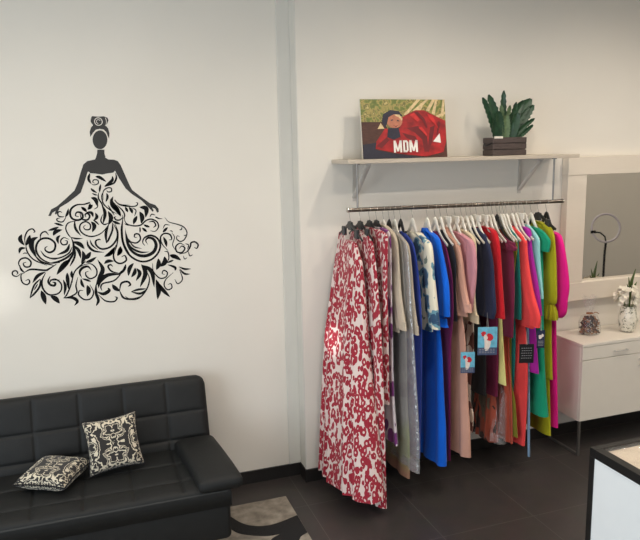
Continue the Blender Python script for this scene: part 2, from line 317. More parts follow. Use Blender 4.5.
 ('leaf', 0.0249, [(-0.2234, 1.3595), (-0.1987, 1.3426), (-0.178, 1.3119)]),
 ('line', 0.0093, [(-0.2146, 1.4741), (-0.2277, 1.4474), (-0.2188, 1.4252), (-0.1973, 1.418), (-0.1925, 1.4337), (-0.2054, 1.4386)]),
 ('line', 0.0057, [(-0.2203, 1.4361), (-0.2092, 1.4512), (-0.1652, 1.4475)]),
 ('line', 0.0062, [(-0.2179, 1.453), (-0.1883, 1.4548), (-0.1611, 1.4256), (-0.1642, 1.3881), (-0.1908, 1.3662), (-0.2252, 1.3666)]),
 ('leaf', 0.0187, [(-0.1238, 1.4871), (-0.1243, 1.4495), (-0.1234, 1.3872)]),
 ('leaf', 0.0145, [(-0.1478, 1.4488), (-0.1402, 1.4076), (-0.1503, 1.3571)]),
 ('leaf', 0.0135, [(-0.0976, 1.4969), (-0.1009, 1.4745), (-0.0984, 1.45)]),
 ('line', 0.0057, [(-0.0991, 1.4528), (-0.113, 1.4053), (-0.1368, 1.3585), (-0.1529, 1.3437)]),
 ('line', 0.0057, [(-0.0254, 1.5279), (-0.07, 1.5044), (-0.0929, 1.4685), (-0.1013, 1.4259)]),
 ('line', 0.0062, [(-0.0384, 1.5235), (0.0074, 1.5281), (0.0355, 1.4961), (0.0326, 1.4582), (0.0008, 1.4418), (-0.0208, 1.4572), (-0.0242, 1.4791), (-0.0085, 1.486)]),
 ('leaf', 0.0135, [(-0.0468, 1.4484), (-0.0567, 1.4818), (-0.0396, 1.5074), (-0.0089, 1.5132), (0.0094, 1.4884)]),
 ('leaf', 0.0145, [(-0.0529, 1.4473), (-0.0493, 1.416), (-0.0376, 1.3916)]),
 ('leaf', 0.0114, [(-0.047, 1.4457), (-0.02, 1.4353), (0.0009, 1.4237)]),
 ('leaf', 0.0228, [(-0.0223, 1.4055), (-0.016, 1.3749), (-0.0259, 1.3402)]),
 ('line', 0.0062, [(-0.007, 1.4069), (0.01, 1.3616), (-0.0082, 1.3248), (-0.044, 1.3226), (-0.072, 1.3526), (-0.0651, 1.3766), (-0.045, 1.3748)]),
 ('line', 0.0062, [(-0.0689, 1.4557), (-0.0827, 1.4081), (-0.0807, 1.3698), (-0.1074, 1.3504), (-0.1532, 1.341)]),
 ('leaf', 0.0166, [(-0.1581, 1.3415), (-0.1083, 1.3396), (-0.0825, 1.3153), (-0.1011, 1.2908)]),
 ('leaf', 0.0229, [(0.0467, 1.5502), (0.0704, 1.4932), (0.0501, 1.4451), (0.0249, 1.3938)]),
 ('line', 0.0121, [(0.027, 1.4043), (0.0233, 1.3546), (0.0333, 1.3106), (0.0189, 1.2796)]),
 ('leaf', 0.0216, [(0.172, 1.4544), (0.0977, 1.4555), (0.0518, 1.4236), (0.0374, 1.382)]),
 ('line', 0.0115, [(0.201, 1.5095), (0.1871, 1.4769), (0.1514, 1.4511)]),
 ('line', 0.0067, [(0.1985, 1.494), (0.1359, 1.4237), (0.0674, 1.408), (0.0525, 1.3878), (0.0576, 1.3659)]),
 ('line', 0.0074, [(0.1589, 1.4612), (0.1193, 1.4751), (0.1013, 1.505), (0.1154, 1.5146), (0.128, 1.503)]),
 ('leaf', 0.0189, [(0.0286, 1.3627), (0.0628, 1.346), (0.0963, 1.3624), (0.0909, 1.3809)]),
 ('line', 0.0067, [(0.0357, 1.3427), (0.0731, 1.3033), (0.1199, 1.2952), (0.1383, 1.3152), (0.1253, 1.3237)]),
 ('line', 0.0074, [(0.1539, 1.6288), (0.137, 1.5805), (0.1406, 1.5376), (0.1696, 1.5176), (0.2046, 1.5329), (0.1998, 1.5618), (0.1791, 1.5561)]),
 ('leaf', 0.0216, [(0.1477, 1.6172), (0.1203, 1.5816), (0.0843, 1.5644)]),
 ('leaf', 0.0243, [(0.1745, 1.6154), (0.1748, 1.592), (0.1579, 1.5627)]),
 ('leaf', 0.0175, [(0.1357, 1.5344), (0.1036, 1.5368), (0.0806, 1.523)]),
 ('line', 0.0088, [(0.1549, 1.3572), (0.1681, 1.3993), (0.2028, 1.4072), (0.2186, 1.3878), (0.2042, 1.3781)]),
 ('line', 0.0088, [(0.1549, 1.3572), (0.1756, 1.3117), (0.2299, 1.2994), (0.2723, 1.3115)]),
 ('leaf', 0.0216, [(0.1158, 1.3988), (0.1323, 1.3736), (0.158, 1.3533)]),
 ('leaf', 0.0205, [(0.246, 1.5146), (0.2208, 1.4849), (0.2108, 1.4401)]),
 ('leaf', 0.0194, [(0.2528, 1.4867), (0.248, 1.4584), (0.227, 1.4308)]),
 ('leaf', 0.0194, [(0.2601, 1.4831), (0.2766, 1.45), (0.2522, 1.4073)]),
 ('leaf', 0.0240, [(0.289, 1.5053), (0.3087, 1.4474), (0.2729, 1.3674)]),
 ('leaf', 0.0228, [(0.2887, 1.501), (0.3446, 1.4568), (0.3545, 1.3603)]),
 ('line', 0.0063, [(0.3182, 1.4589), (0.3298, 1.4088), (0.3082, 1.3489), (0.264, 1.3033), (0.2168, 1.2985), (0.1834, 1.3201)]),
 ('leaf', 0.0114, [(0.2188, 1.3445), (0.2615, 1.3542), (0.3133, 1.3546)]),
 ('leaf', 0.0125, [(0.2188, 1.3445), (0.2716, 1.3293), (0.3126, 1.3528)]),
 ('leaf', 0.0274, [(0.3682, 1.4068), (0.3794, 1.3487), (0.3695, 1.2841)]),
 ('leaf', 0.0205, [(0.3715, 1.3941), (0.4029, 1.3404), (0.4439, 1.291)]),
 ('line', 0.0057, [(0.3536, 1.5053), (0.3564, 1.4559), (0.3894, 1.4131), (0.4255, 1.4163), (0.4361, 1.4434), (0.416, 1.4573), (0.4059, 1.4396), (0.4204, 1.4322)]),
 ('line', 0.0057, [(0.472, 1.4405), (0.4245, 1.4008), (0.4133, 1.3645), (0.4328, 1.3378), (0.4575, 1.3481), (0.453, 1.3735), (0.4346, 1.3688)]),
 ('leaf', 0.0240, [(0.389, 1.532), (0.3886, 1.4965), (0.3735, 1.4638)]),
 ('leaf', 0.0262, [(0.4259, 1.5416), (0.4249, 1.506), (0.3948, 1.4818)]),
 ('line', 0.0051, [(0.4258, 1.5705), (0.4464, 1.566), (0.4502, 1.5288), (0.4398, 1.5049)]),
 ('leaf', 0.0103, [(0.4353, 1.5009), (0.461, 1.5095), (0.4782, 1.5156)]),
 ('leaf', 0.0148, [(0.4561, 1.5481), (0.4919, 1.5239)]),
 ('leaf', 0.0137, [(0.4407, 1.4906), (0.4828, 1.4707), (0.4822, 1.449)]),
 ('line', 0.0083, [(0.2043, 1.7996), (0.1916, 1.6925), (0.197, 1.6216), (0.2293, 1.5592), (0.2848, 1.5221), (0.3437, 1.526), (0.3891, 1.5644), (0.4055, 1.6132), (0.3892, 1.653), (0.353, 1.6718), (0.3177, 1.6602), (0.3054, 1.6336), (0.3163, 1.6136)]),
 ('leaf', 0.0176, [(0.2133, 1.721), (0.2145, 1.6477), (0.2319, 1.5974), (0.2716, 1.5617), (0.3187, 1.5528), (0.3627, 1.5718), (0.3811, 1.6093), (0.37, 1.6459), (0.3415, 1.6587), (0.3235, 1.6434), (0.3346, 1.6168)]),
 ('leaf', 0.0114, [(0.2154, 1.6612), (0.2379, 1.6079), (0.2885, 1.577), (0.3414, 1.5744)]),
 ('leaf', 0.0078, [(0.2246, 1.659), (0.2539, 1.6123), (0.2977, 1.5973)]),
 ('line', 0.0067, [(0.2185, 1.6692), (0.2401, 1.6406), (0.2711, 1.6331), (0.2935, 1.6535), (0.2874, 1.6812), (0.2667, 1.6852), (0.2604, 1.6693), (0.2741, 1.663)]),
 ('line', 0.0062, [(0.212, 1.7992), (0.2167, 1.7559), (0.2517, 1.735), (0.2989, 1.735), (0.3322, 1.7604), (0.3643, 1.7668), (0.3951, 1.7488), (0.4013, 1.7183), (0.3811, 1.6948), (0.3537, 1.6991)]),
 ('line', 0.0062, [(0.3474, 1.7514), (0.3741, 1.7526), (0.386, 1.7301), (0.3707, 1.7162)]),
 ('leaf', 0.0124, [(0.3159, 1.7379), (0.3353, 1.7275), (0.3524, 1.7211)]),
 ('leaf', 0.0135, [(0.3068, 1.7199), (0.3207, 1.7065), (0.3347, 1.6931)]),
 ('line', 0.0062, [(0.2955, 1.7244), (0.2955, 1.708), (0.2934, 1.6918)]),
 ('line', 0.0052, [(0.4411, 1.7737), (0.4636, 1.745), (0.5115, 1.7285), (0.5486, 1.7098), (0.566, 1.6754), (0.5501, 1.6373), (0.5247, 1.6249), (0.5036, 1.6402), (0.5075, 1.6595), (0.5208, 1.6531)]),
 ('line', 0.0047, [(0.5377, 1.7104), (0.5342, 1.6968), (0.5215, 1.6947)]),
 ('line', 0.0041, [(0.546, 1.6627), (0.5524, 1.6584), (0.5614, 1.6628)]),
 ('line', 0.0041, [(0.3851, 1.7766), (0.406, 1.7684), (0.4272, 1.7662)]),
 ('leaf', 0.0145, [(0.4553, 1.7141), (0.4393, 1.6996), (0.4234, 1.6851)]),
 ('line', 0.0041, [(0.4262, 1.7058), (0.4411, 1.7297), (0.4679, 1.7255)]),
 ('line', 0.0067, [(0.448, 1.5742), (0.4155, 1.6181), (0.4098, 1.6572), (0.4326, 1.6779), (0.4646, 1.6704), (0.4738, 1.6421), (0.4572, 1.6376)]),
 ('leaf', 0.0166, [(0.4261, 1.659), (0.4377, 1.6278), (0.4413, 1.597)]),
 ('line', 0.0041, [(0.4761, 1.6808), (0.4907, 1.6522), (0.4773, 1.6085), (0.4916, 1.574)]),
 ('line', 0.0041, [(0.4659, 1.6925), (0.4756, 1.6908), (0.4827, 1.6821)]),
 ('line', 0.0067, [(0.5479, 1.5982), (0.5213, 1.614), (0.4956, 1.5961), (0.4993, 1.5651), (0.5291, 1.5574), (0.5481, 1.5814), (0.5313, 1.5965), (0.5151, 1.5825)]),
 ('line', 0.0073, [(0.5121, 1.549), (0.5567, 1.5583), (0.5806, 1.5904), (0.5874, 1.6124), (0.6098, 1.6166), (0.6283, 1.5985), (0.6188, 1.5765), (0.6042, 1.5849)]),
 ('line', 0.0047, [(0.5632, 1.5747), (0.5712, 1.5995), (0.553, 1.6102)]),
 ('line', 0.0047, [(0.568, 1.5631), (0.5748, 1.5344), (0.5929, 1.5399)]),
 ('line', 0.0041, [(0.5362, 1.5372), (0.5434, 1.5169), (0.5587, 1.5243)]),
 ('leaf', 0.0218, [(0.4602, 1.5494), (0.4894, 1.5349), (0.521, 1.5112)]),
 ('line', 0.0047, [(0.4288, 1.57), (0.4475, 1.5659), (0.451, 1.5321), (0.4404, 1.5093)]),
 ('line', 0.0052, [(0.1655, 1.891), (0.189, 1.8607), (0.2396, 1.8477), (0.2813, 1.8484), (0.2917, 1.864), (0.2827, 1.8698)]),
 ('leaf', 0.0249, [(0.3006, 1.8405), (0.3377, 1.8295), (0.3317, 1.7783)]),
 ('leaf', 0.0239, [(0.3, 1.8152), (0.312, 1.7821), (0.3048, 1.7445)]),
 ('leaf', 0.0187, [(0.2842, 1.7906), (0.2707, 1.768), (0.2595, 1.7427)]),
 ('leaf', 0.0135, [(0.2205, 1.847), (0.228, 1.8295), (0.2332, 1.8142)]),
 ('leaf', 0.0156, [(0.2409, 1.8433), (0.2537, 1.8255), (0.2585, 1.8048)]),
 ('line', 0.0047, [(0.2598, 1.8387), (0.2795, 1.8216), (0.2695, 1.7897)]),
 ('line', 0.0047, [(0.3556, 1.7798), (0.3672, 1.7955), (0.388, 1.789)]),
 ('line', 0.0052, [(0.3875, 1.7808), (0.4003, 1.772), (0.4134, 1.7669)]),
 ('leaf', 0.0114, [(0.5055, 1.4729), (0.5378, 1.4568), (0.5787, 1.4536)]),
 ('leaf', 0.0114, [(0.5082, 1.4614), (0.5362, 1.4285), (0.5714, 1.4222)]),
 ('line', 0.0052, [(0.5099, 1.4533), (0.5232, 1.3954), (0.4941, 1.3694), (0.4771, 1.3993)]),
]
FIGURE = {'body': [(0.0917, 2.1742), (0.0891, 2.1526), (0.0809, 2.1296), (0.0756, 2.12), (0.0334, 2.1118), (0.0113, 2.0938), (-0.007, 2.048), (-0.0262, 1.9929), (-0.0473, 1.9502), (-0.0947, 1.9087), (-0.1448, 1.8674), (-0.1782, 1.8504), (-0.1921, 1.8231), (-0.1957, 1.815), (-0.1822, 1.8143), (-0.1741, 1.8305), (-0.1557, 1.842), (-0.1612, 1.8226), (-0.1525, 1.8221), (-0.1384, 1.8458), (-0.1314, 1.8595), (-0.088, 1.8835), (-0.0358, 1.9207), (-0.0146, 1.9377), (0.0058, 1.9856), (0.0318, 2.053), (0.0383, 2.0528), (0.0441, 2.0444), (0.0712, 2.0415), (0.1082, 2.0346), (0.1388, 2.0404), (0.1694, 2.0436), (0.1793, 2.0548), (0.2003, 2.0069), (0.2303, 1.952), (0.2621, 1.9188), (0.3156, 1.878), (0.3544, 1.8438), (0.3506, 1.8494), (0.3587, 1.8285), (0.3744, 1.8087), (0.3802, 1.8166), (0.3723, 1.8343), (0.3894, 1.827), (0.3985, 1.8037), (0.4084, 1.807), (0.4085, 1.8261), (0.3918, 1.8486), (0.3608, 1.8608), (0.3109, 1.9018), (0.2667, 1.941), (0.2558, 1.9637), (0.2325, 2.028), (0.212, 2.0853), (0.1983, 2.1076), (0.1776, 2.1162), (0.1475, 2.1182), (0.1303, 2.1298), (0.1334, 2.131), (0.1289, 2.1517), (0.1305, 2.1734)], 'hair': [(0.0678, 2.3465), (0.0785, 2.3585), (0.1103, 2.3554), (0.1401, 2.3573), (0.1594, 2.3496), (0.1644, 2.3358), (0.1554, 2.3155), (0.1473, 2.3064), (0.159, 2.2899), (0.1642, 2.2643), (0.1599, 2.2336), (0.1532, 2.2516), (0.1476, 2.2696), (0.1347, 2.2841), (0.1152, 2.2889), (0.0926, 2.2845), (0.0765, 2.2679), (0.06, 2.2452), (0.0587, 2.2732), (0.0679, 2.2969), (0.0796, 2.3085), (0.0687, 2.3263)], 'head': [(0.1505, 2.2276), (0.1486, 2.2159), (0.1449, 2.2049), (0.1394, 2.195), (0.1324, 2.1869), (0.1244, 2.1808), (0.1157, 2.177), (0.1067, 2.1759), (0.098, 2.1774), (0.0899, 2.1814), (0.0828, 2.1878), (0.0772, 2.1962), (0.0732, 2.2061), (0.0712, 2.2172), (0.0711, 2.2288), (0.0729, 2.2403), (0.0767, 2.2512), (0.0821, 2.261), (0.089, 2.2692), (0.097, 2.2753), (0.1056, 2.279), (0.1145, 2.2802), (0.1233, 2.2788), (0.1314, 2.2749), (0.1385, 2.2686), (0.1442, 2.2602), (0.1482, 2.2503), (0.1503, 2.2392)]}
GARMENTS = [
 {'key': 'redA', 'x': 1.475, 'name': 'maxi_dress', 'label': 'long red and white animal print halter maxi dress leftmost on the rail', 'cat': 'dress', 'mat': 'redprint', 'hang': 'black', 'body': [(3.691, 1.64), (3.598, 1.61), (3.541, 1.507), (3.516, 1.347), (3.48, 0.999), (3.401, 0.6), (3.323, 0.119)], 't': 0.03, 'tb': 0.2, 'folds': 6, 'amp': 0.019, 'flare': -0.02, 'straps': 1},
 {'key': 'redB', 'x': 1.54, 'name': 'maxi_dress', 'label': 'red and white animal print maxi dress hanging second from the left end of the rail', 'cat': 'dress', 'mat': 'redprint', 'hang': 'black', 'body': [(3.647, 1.659), (3.544, 1.636), (3.49, 1.51), (3.451, 1.295), (3.413, 1.009), (3.391, 0.531), (3.375, 0.04)], 't': 0.03, 'tb': 0.07, 'folds': 6, 'amp': 0.012},
 {'key': 'redC', 'x': 1.6, 'name': 'print_dress', 'label': 'shorter red and white animal print dress, hem at knee height behind the long red ones', 'cat': 'dress', 'mat': 'redprint', 'hang': 'black', 'body': [(3.579, 1.686), (3.469, 1.669), (3.449, 1.609), (3.458, 1.347), (3.447, 1.113), (3.436, 0.66)], 't': 0.03, 'tb': 0.045, 'folds': 5, 'amp': 0.008},
 {'key': 'lilac', 'x': 1.645, 'name': 'print_dress', 'label': 'white dress with large purple blotches showing between the red dresses and the bagged gown', 'cat': 'dress', 'mat': 'purpleprint', 'hang': 'black', 'body': [(3.594, 1.688), (3.525, 1.672), (3.499, 1.6), (3.487, 1.337), (3.475, 1.04), (3.456, 0.677), (3.409, 0.406)], 't': 0.028, 'tb': 0.04, 'folds': 4, 'amp': 0.006},
 {'key': 'beigeA', 'x': 1.69, 'name': 'jacket', 'label': 'pale beige long sleeved jacket, left of its grey-beige neighbour on the rail', 'cat': 'jacket', 'mat': 'beige', 'hang': 'white', 'sleeve': [(3.65, 1.692), (3.553, 1.66), (3.513, 1.612), (3.494, 1.533), (3.467, 1.337), (3.435, 1.225), (3.396, 1.11)], 'body': [(3.678, 1.695), (3.581, 1.651), (3.54, 1.526), (3.514, 1.268), (3.487, 1.075)], 't': 0.028, 'tb': 0.034, 'folds': 2, 'amp': 0.003},
 {'key': 'bagged', 'x': 1.728, 'name': 'bagged_gown', 'label': 'green and brown gown inside a clear plastic garment bag hanging almost to the floor', 'cat': 'gown', 'mat': 'greenbrown', 'hang': 'black', 'body': [(3.619, 1.657), (3.552, 1.617), (3.512, 1.492), (3.472, 1.092), (3.457, 0.664), (3.43, 0.421), (3.429, 0.17)], 't': 0.02, 'tb': 0.04, 'folds': 3, 'amp': 0.005, 'bag': [(393, 229), (404, 240), (408, 262), (412, 330), (416, 400), (418, 440), (418, 474)]},
 {'key': 'beigeB', 'x': 1.765, 'name': 'jacket', 'label': 'grey-beige jacket with long sleeve hanging just left of the blue and white floral one', 'cat': 'jacket', 'mat': 'greybeige', 'hang': 'white', 'sleeve': [(3.683, 1.654), (3.574, 1.618), (3.509, 1.578), (3.476, 1.477), (3.45, 1.334), (3.424, 1.22), (3.379, 1.079)], 'body': [(3.697, 1.652), (3.601, 1.609), (3.548, 1.484), (3.521, 1.26), (3.506, 1.031)], 't': 0.026, 'tb': 0.034, 'folds': 2, 'amp': 0.003},
 {'key': 'navyblue', 'x': 1.805, 'name': 'gown', 'label': 'long navy blue gown seen as a narrow strip left of the floral jacket', 'cat': 'gown', 'mat': 'navyblue', 'hang': 'black', 'body': [(3.656, 1.648), (3.563, 1.611), (3.524, 1.574), (3.485, 1.49), (3.446, 1.331), (3.418, 1.097), (3.42, 0.666), (3.435, 0.283)], 't': 0.026, 'tb': 0.035, 'folds': 3, 'amp': 0.005},
 {'key': 'floral', 'x': 1.885, 'name': 'floral_jacket', 'label': 'cream jacket printed with large teal blue flowers, beside the royal blue dress', 'cat': 'jacket', 'mat': 'floral', 'hang': 'white', 'sleeve': [(3.603, 1.643), (3.514, 1.611), (3.471, 1.587), (3.446, 1.526), (3.432, 1.416), (3.413, 1.33), (3.387, 1.216), (3.361, 1.103)], 'body': [(3.681, 1.641), (3.602, 1.601), (3.55, 1.535), (3.524, 1.4), (3.497, 1.253), (3.444, 1.07)], 't': 0.04, 'tb': 0.05, 'folds': 2, 'amp': 0.003, 'sw': 0.07},
 {'key': 'royal', 'x': 1.985, 'name': 'long_dress', 'label': 'bright royal blue long dress with elbow sleeve and hem near the floor', 'cat': 'dress', 'mat': 'royal', 'hang': 'white', 'sleeve': [(3.781, 1.656), (3.663, 1.643), (3.563, 1.611), (3.519, 1.544), (3.463, 1.42), (3.432, 1.318), (3.422, 1.156)], 'body': [(3.794, 1.654), (3.688, 1.622), (3.611, 1.532), (3.559, 1.386), (3.518, 1.178), (3.443, 1.084)], 'skirt': [(3.58, 1.227), (3.501, 0.963), (3.451, 0.629), (3.422, 0.446), (3.404, 0.219)], 't': 0.04, 'tb': 0.1, 'folds': 3, 'amp': 0.006, 'dx': -0.02},
 {'key': 'purple', 'x': 2.04, 'name': 'gown', 'label': 'plum purple gown showing as a thin strip right of the royal blue dress', 'cat': 'gown', 'mat': 'plum', 'hang': 'white', 'body': [(3.713, 1.634), (3.625, 1.607), (3.55, 1.536), (3.501, 1.434), (3.475, 1.335), (3.464, 1.135), (3.483, 0.961), (3.479, 0.61), (3.469, 0.212)], 't': 0.024, 'tb': 0.03, 'folds': 3, 'amp': 0.004},
 {'key': 'charcoal', 'x': 2.078, 'name': 'jacket', 'label': 'charcoal black jacket tucked between the plum gown and the nude pink outfit', 'cat': 'jacket', 'mat': 'charcoal', 'hang': 'white', 'body': [(3.744, 1.641), (3.643, 1.615), (3.57, 1.574), (3.515, 1.49), (3.507, 1.418), (3.509, 1.295), (3.486, 1.101)], 't': 0.026, 'tb': 0.03, 'folds': 2, 'amp': 0.003},
 {'key': 'nude', 'x': 2.125, 'name': 'two_piece', 'label': 'nude pink long gown with matching wide sleeved jacket over it', 'cat': 'gown', 'mat': 'nude', 'hang': 'white', 'sleeve': [(3.777, 1.654), (3.677, 1.627), (3.591, 1.587), (3.543, 1.544), (3.512, 1.462), (3.467, 1.298), (3.407, 1.17)], 'body': [(3.79, 1.653), (3.689, 1.613), (3.615, 1.572), (3.552, 1.456), (3.513, 1.29), (3.456, 1.134)], 'skirt': [(3.534, 1.223), (3.468, 0.955), (3.434, 0.614), (3.41, 0.428), (3.398, 0.249)], 't': 0.034, 'tb': 0.075, 'folds': 4, 'amp': 0.006},
 {'key': 'pink', 'x': 2.18, 'name': 'knit_top', 'label': 'dusty rose pink knit top with tapered sleeve between nude and cream garments', 'cat': 'top', 'mat': 'rose', 'hang': 'white', 'sleeve': [(3.65, 1.626), (3.556, 1.606), (3.488, 1.584), (3.459, 1.539), (3.444, 1.432), (3.456, 1.296), (3.49, 1.152)], 'body': [(3.662, 1.625), (3.567, 1.598), (3.52, 1.531), (3.503, 1.38), (3.509, 1.223)], 't': 0.034, 'tb': 0.034, 'folds': 2, 'amp': 0.003},
 {'key': 'cream', 'x': 2.225, 'name': 'blouse', 'label': 'cream blouse with a frilled cuff peeping out below the rose knit top', 'cat': 'blouse', 'mat': 'cream', 'hang': 'white', 'sleeve': [(3.69, 1.638), (3.596, 1.623), (3.538, 1.587), (3.519, 1.516), (3.519, 1.373), (3.526, 1.266), (3.512, 1.168), (3.475, 1.075)], 'body': [(3.702, 1.637), (3.607, 1.61), (3.567, 1.459), (3.559, 1.209), (3.531, 1.074)], 't': 0.026, 'tb': 0.036, 'folds': 3, 'amp': 0.005},
 {'key': 'printed', 'x': 2.262, 'name': 'print_dress', 'label': 'long white and brown printed dress hanging narrow between nude and black skirts', 'cat': 'dress', 'mat': 'brownprint', 'hang': 'white', 'body': [(3.715, 1.627), (3.655, 1.596), (3.627, 1.448), (3.606, 1.195), (3.59, 0.886), (3.607, 0.702), (3.619, 0.528), (3.58, 0.44), (3.587, 0.314)], 't': 0.02, 'tb': 0.028, 'folds': 3, 'amp': 0.005},
 {'key': 'black', 'x': 2.295, 'name': 'dress', 'label': 'plain black knee length dress under the navy jacket', 'cat': 'dress', 'mat': 'black', 'hang': 'white', 'body': [(3.757, 1.627), (3.697, 1.589), (3.668, 1.439), (3.636, 1.186), (3.572, 1.038), (3.515, 0.89), (3.498, 0.593)], 't': 0.024, 'tb': 0.04, 'folds': 2, 'amp': 0.004},
 {'key': 'navy', 'x': 2.335, 'name': 'jacket', 'label': 'dark navy jacket with a broad rounded long sleeve, left of the red one', 'cat': 'jacket', 'mat': 'navy', 'hang': 'white', 'sleeve': [(3.751, 1.638), (3.658, 1.629), (3.6, 1.604), (3.554, 1.559), (3.506, 1.448), (3.484, 1.308), (3.461, 1.155), (3.48, 1.094)], 'body': [(3.763, 1.637), (3.668, 1.615), (3.598, 1.541), (3.557, 1.358), (3.524, 1.09)], 't': 0.036, 'tb': 0.04, 'folds': 2, 'amp': 0.002, 'sw': 0.1},
 {'key': 'red', 'x': 2.39, 'name': 'jacket', 'label': 'bright red jacket with straight long sleeve, between navy and burgundy', 'cat': 'jacket', 'mat': 'red', 'hang': 'white', 'sleeve': [(3.721, 1.645), (3.631, 1.641), (3.575, 1.628), (3.535, 1.577), (3.51, 1.48), (3.479, 1.273), (3.45, 1.095)], 'body': [(3.733, 1.644), (3.652, 1.626), (3.584, 1.571), (3.542, 1.356), (3.519, 1.086)], 't': 0.036, 'tb': 0.036, 'folds': 2, 'amp': 0.003},
 {'key': 'wine', 'x': 2.425, 'name': 'dress', 'label': 'wine red knee length skirt dress hanging beside the black dress', 'cat': 'dress', 'mat': 'wine', 'hang': 'white', 'body': [(3.729, 1.635), (3.66, 1.611), (3.611, 1.502), (3.586, 1.184), (3.56, 0.829), (3.559, 0.546)], 't': 0.024, 'tb': 0.045, 'folds': 2, 'amp': 0.003},
 {'key': 'yellow', 'x': 2.452, 'name': 'blouse', 'label': 'pale lemon yellow blouse with a long narrow hanging tail', 'cat': 'blouse', 'mat': 'lemon', 'hang': 'white', 'body': [(3.725, 1.628), (3.656, 1.603), (3.608, 1.5), (3.583, 1.182), (3.541, 0.864), (3.503, 0.636)], 't': 0.02, 'tb': 0.025, 'folds': 2, 'amp': 0.002},
 {'key': 'burg', 'x': 2.485, 'name': 'dress', 'label': 'burgundy dress with a flared cap sleeve, right of the bright red jacket', 'cat': 'dress', 'mat': 'burgundy', 'hang': 'black', 'sleeve': [(3.706, 1.609), (3.617, 1.586), (3.541, 1.563), (3.477, 1.528), (3.487, 1.508)], 'body': [(3.717, 1.607), (3.616, 1.574), (3.55, 1.531), (3.511, 1.48), (3.49, 1.262), (3.489, 1.134), (3.49, 0.953)], 't': 0.034, 'tb': 0.05, 'folds': 2, 'amp': 0.003, 'sw': 0.12},
 {'key': 'rust', 'x': 2.512, 'name': 'pleated_gown', 'label': 'rust orange pleated gown partly in clear plastic, hem near the floor', 'cat': 'gown', 'mat': 'rust', 'hang': 'white', 'body': [(3.702, 1.62), (3.646, 1.594), (3.598, 1.497), (3.572, 1.179), (3.567, 0.849), (3.524, 0.525), (3.499, 0.232)], 't': 0.02, 'tb': 0.04, 'folds': 6, 'amp': 0.008},
 {'key': 'olive', 'x': 2.533, 'name': 'gown', 'label': 'olive green long gown showing at its shoulder beside the burgundy dress', 'cat': 'gown', 'mat': 'olive', 'hang': 'white', 'body': [(3.711, 1.618), (3.622, 1.589), (3.557, 1.558), (3.54, 1.523), (3.556, 1.425), (3.573, 1.242), (3.582, 0.977), (3.566, 0.644), (3.521, 0.51), (3.482, 0.277)], 't': 0.02, 'tb': 0.028, 'folds': 3, 'amp': 0.004},
 {'key': 'teal', 'x': 2.558, 'name': 'tunic', 'label': 'teal green tunic with sleeve showing between burgundy and coral', 'cat': 'tunic', 'mat': 'teal', 'hang': 'white', 'sleeve': [(3.704, 1.643), (3.627, 1.613), (3.572, 1.574), (3.558, 1.5), (3.535, 1.344), (3.516, 1.186), (3.509, 1.058)], 'body': [(3.715, 1.642), (3.637, 1.605), (3.607, 1.416), (3.564, 0.878), (3.57, 0.557)], 't': 0.024, 'tb': 0.026, 'folds': 2, 'amp': 0.003},
 {'key': 'coral', 'x': 2.6, 'name': 'trouser_suit', 'label': 'coral red trouser suit with a flared long jacket and narrow trousers', 'cat': 'suit', 'mat': 'coral', 'hang': 'white', 'sleeve': [(3.699, 1.635), (3.623, 1.611), (3.548, 1.562), (3.535, 1.519), (3.515, 1.426), (3.46, 1.257), (3.383, 1.108), (3.383, 1.032)], 'body': [(3.71, 1.634), (3.633, 1.603), (3.567, 1.534), (3.526, 1.342), (3.477, 1.19), (3.437, 1.012)], 'skirt': [(3.542, 1.059), (3.501, 0.89), (3.484, 0.662), (3.484, 0.459), (3.491, 0.206)], 't': 0.036, 'tb': 0.055, 'folds': 2, 'amp': 0.003, 'sw': 0.12},
 {'key': 'paleblue', 'x': 2.628, 'name': 'gown', 'label': 'pale blue gown seen edge on, hanging lowest between coral trousers and green dress', 'cat': 'gown', 'mat': 'paleblue', 'hang': 'white', 'body': [(3.674, 1.629), (3.62, 1.603), (3.572, 1.493), (3.545, 1.174), (3.517, 0.85), (3.494, 0.519), (3.473, 0.133)], 't': 0.014, 'tb': 0.016, 'folds': 1, 'amp': 0.001},
 {'key': 'violet', 'x': 2.655, 'name': 'tunic', 'label': 'bright violet long sleeved tunic just right of the coral suit', 'cat': 'tunic', 'mat': 'violet', 'hang': 'white', 'sleeve': [(3.701, 1.632), (3.627, 1.633), (3.579, 1.606), (3.558, 1.493), (3.497, 1.31), (3.46, 1.188), (3.44, 1.09)], 'body': [(3.712, 1.631), (3.637, 1.625), (3.59, 1.521), (3.545, 1.269), (3.499, 0.984), (3.453, 0.705)], 't': 0.036, 'tb': 0.05, 'folds': 2, 'amp': 0.003},
 {'key': 'aqua', 'x': 2.695, 'name': 'blouse', 'label': 'pale aqua blouse with a long straight sleeve, between violet and emerald', 'cat': 'blouse', 'mat': 'aqua', 'hang': 'white', 'sleeve': [(3.651, 1.641), (3.587, 1.602), (3.539, 1.557), (3.531, 1.494), (3.514, 1.381), (3.493, 1.275), (3.478, 1.187)], 'body': [(3.662, 1.64), (3.597, 1.595), (3.566, 1.412), (3.533, 1.189)], 't': 0.026, 'tb': 0.028, 'folds': 2, 'amp': 0.002},
 {'key': 'green', 'x': 2.745, 'name': 'dress', 'label': 'emerald green dress with a short open sleeve and midi skirt', 'cat': 'dress', 'mat': 'emerald', 'hang': 'white', 'sleeve': [(3.645, 1.626), (3.573, 1.607), (3.512, 1.569), (3.495, 1.54), (3.506, 1.481)], 'body': [(3.656, 1.625), (3.592, 1.586), (3.562, 1.409), (3.526, 0.967), (3.502, 0.738), (3.47, 0.544), (3.442, 0.404)], 't': 0.034, 'tb': 0.11, 'folds': 2, 'amp': 0.004, 'sw': 0.12, 'dx': -0.015},
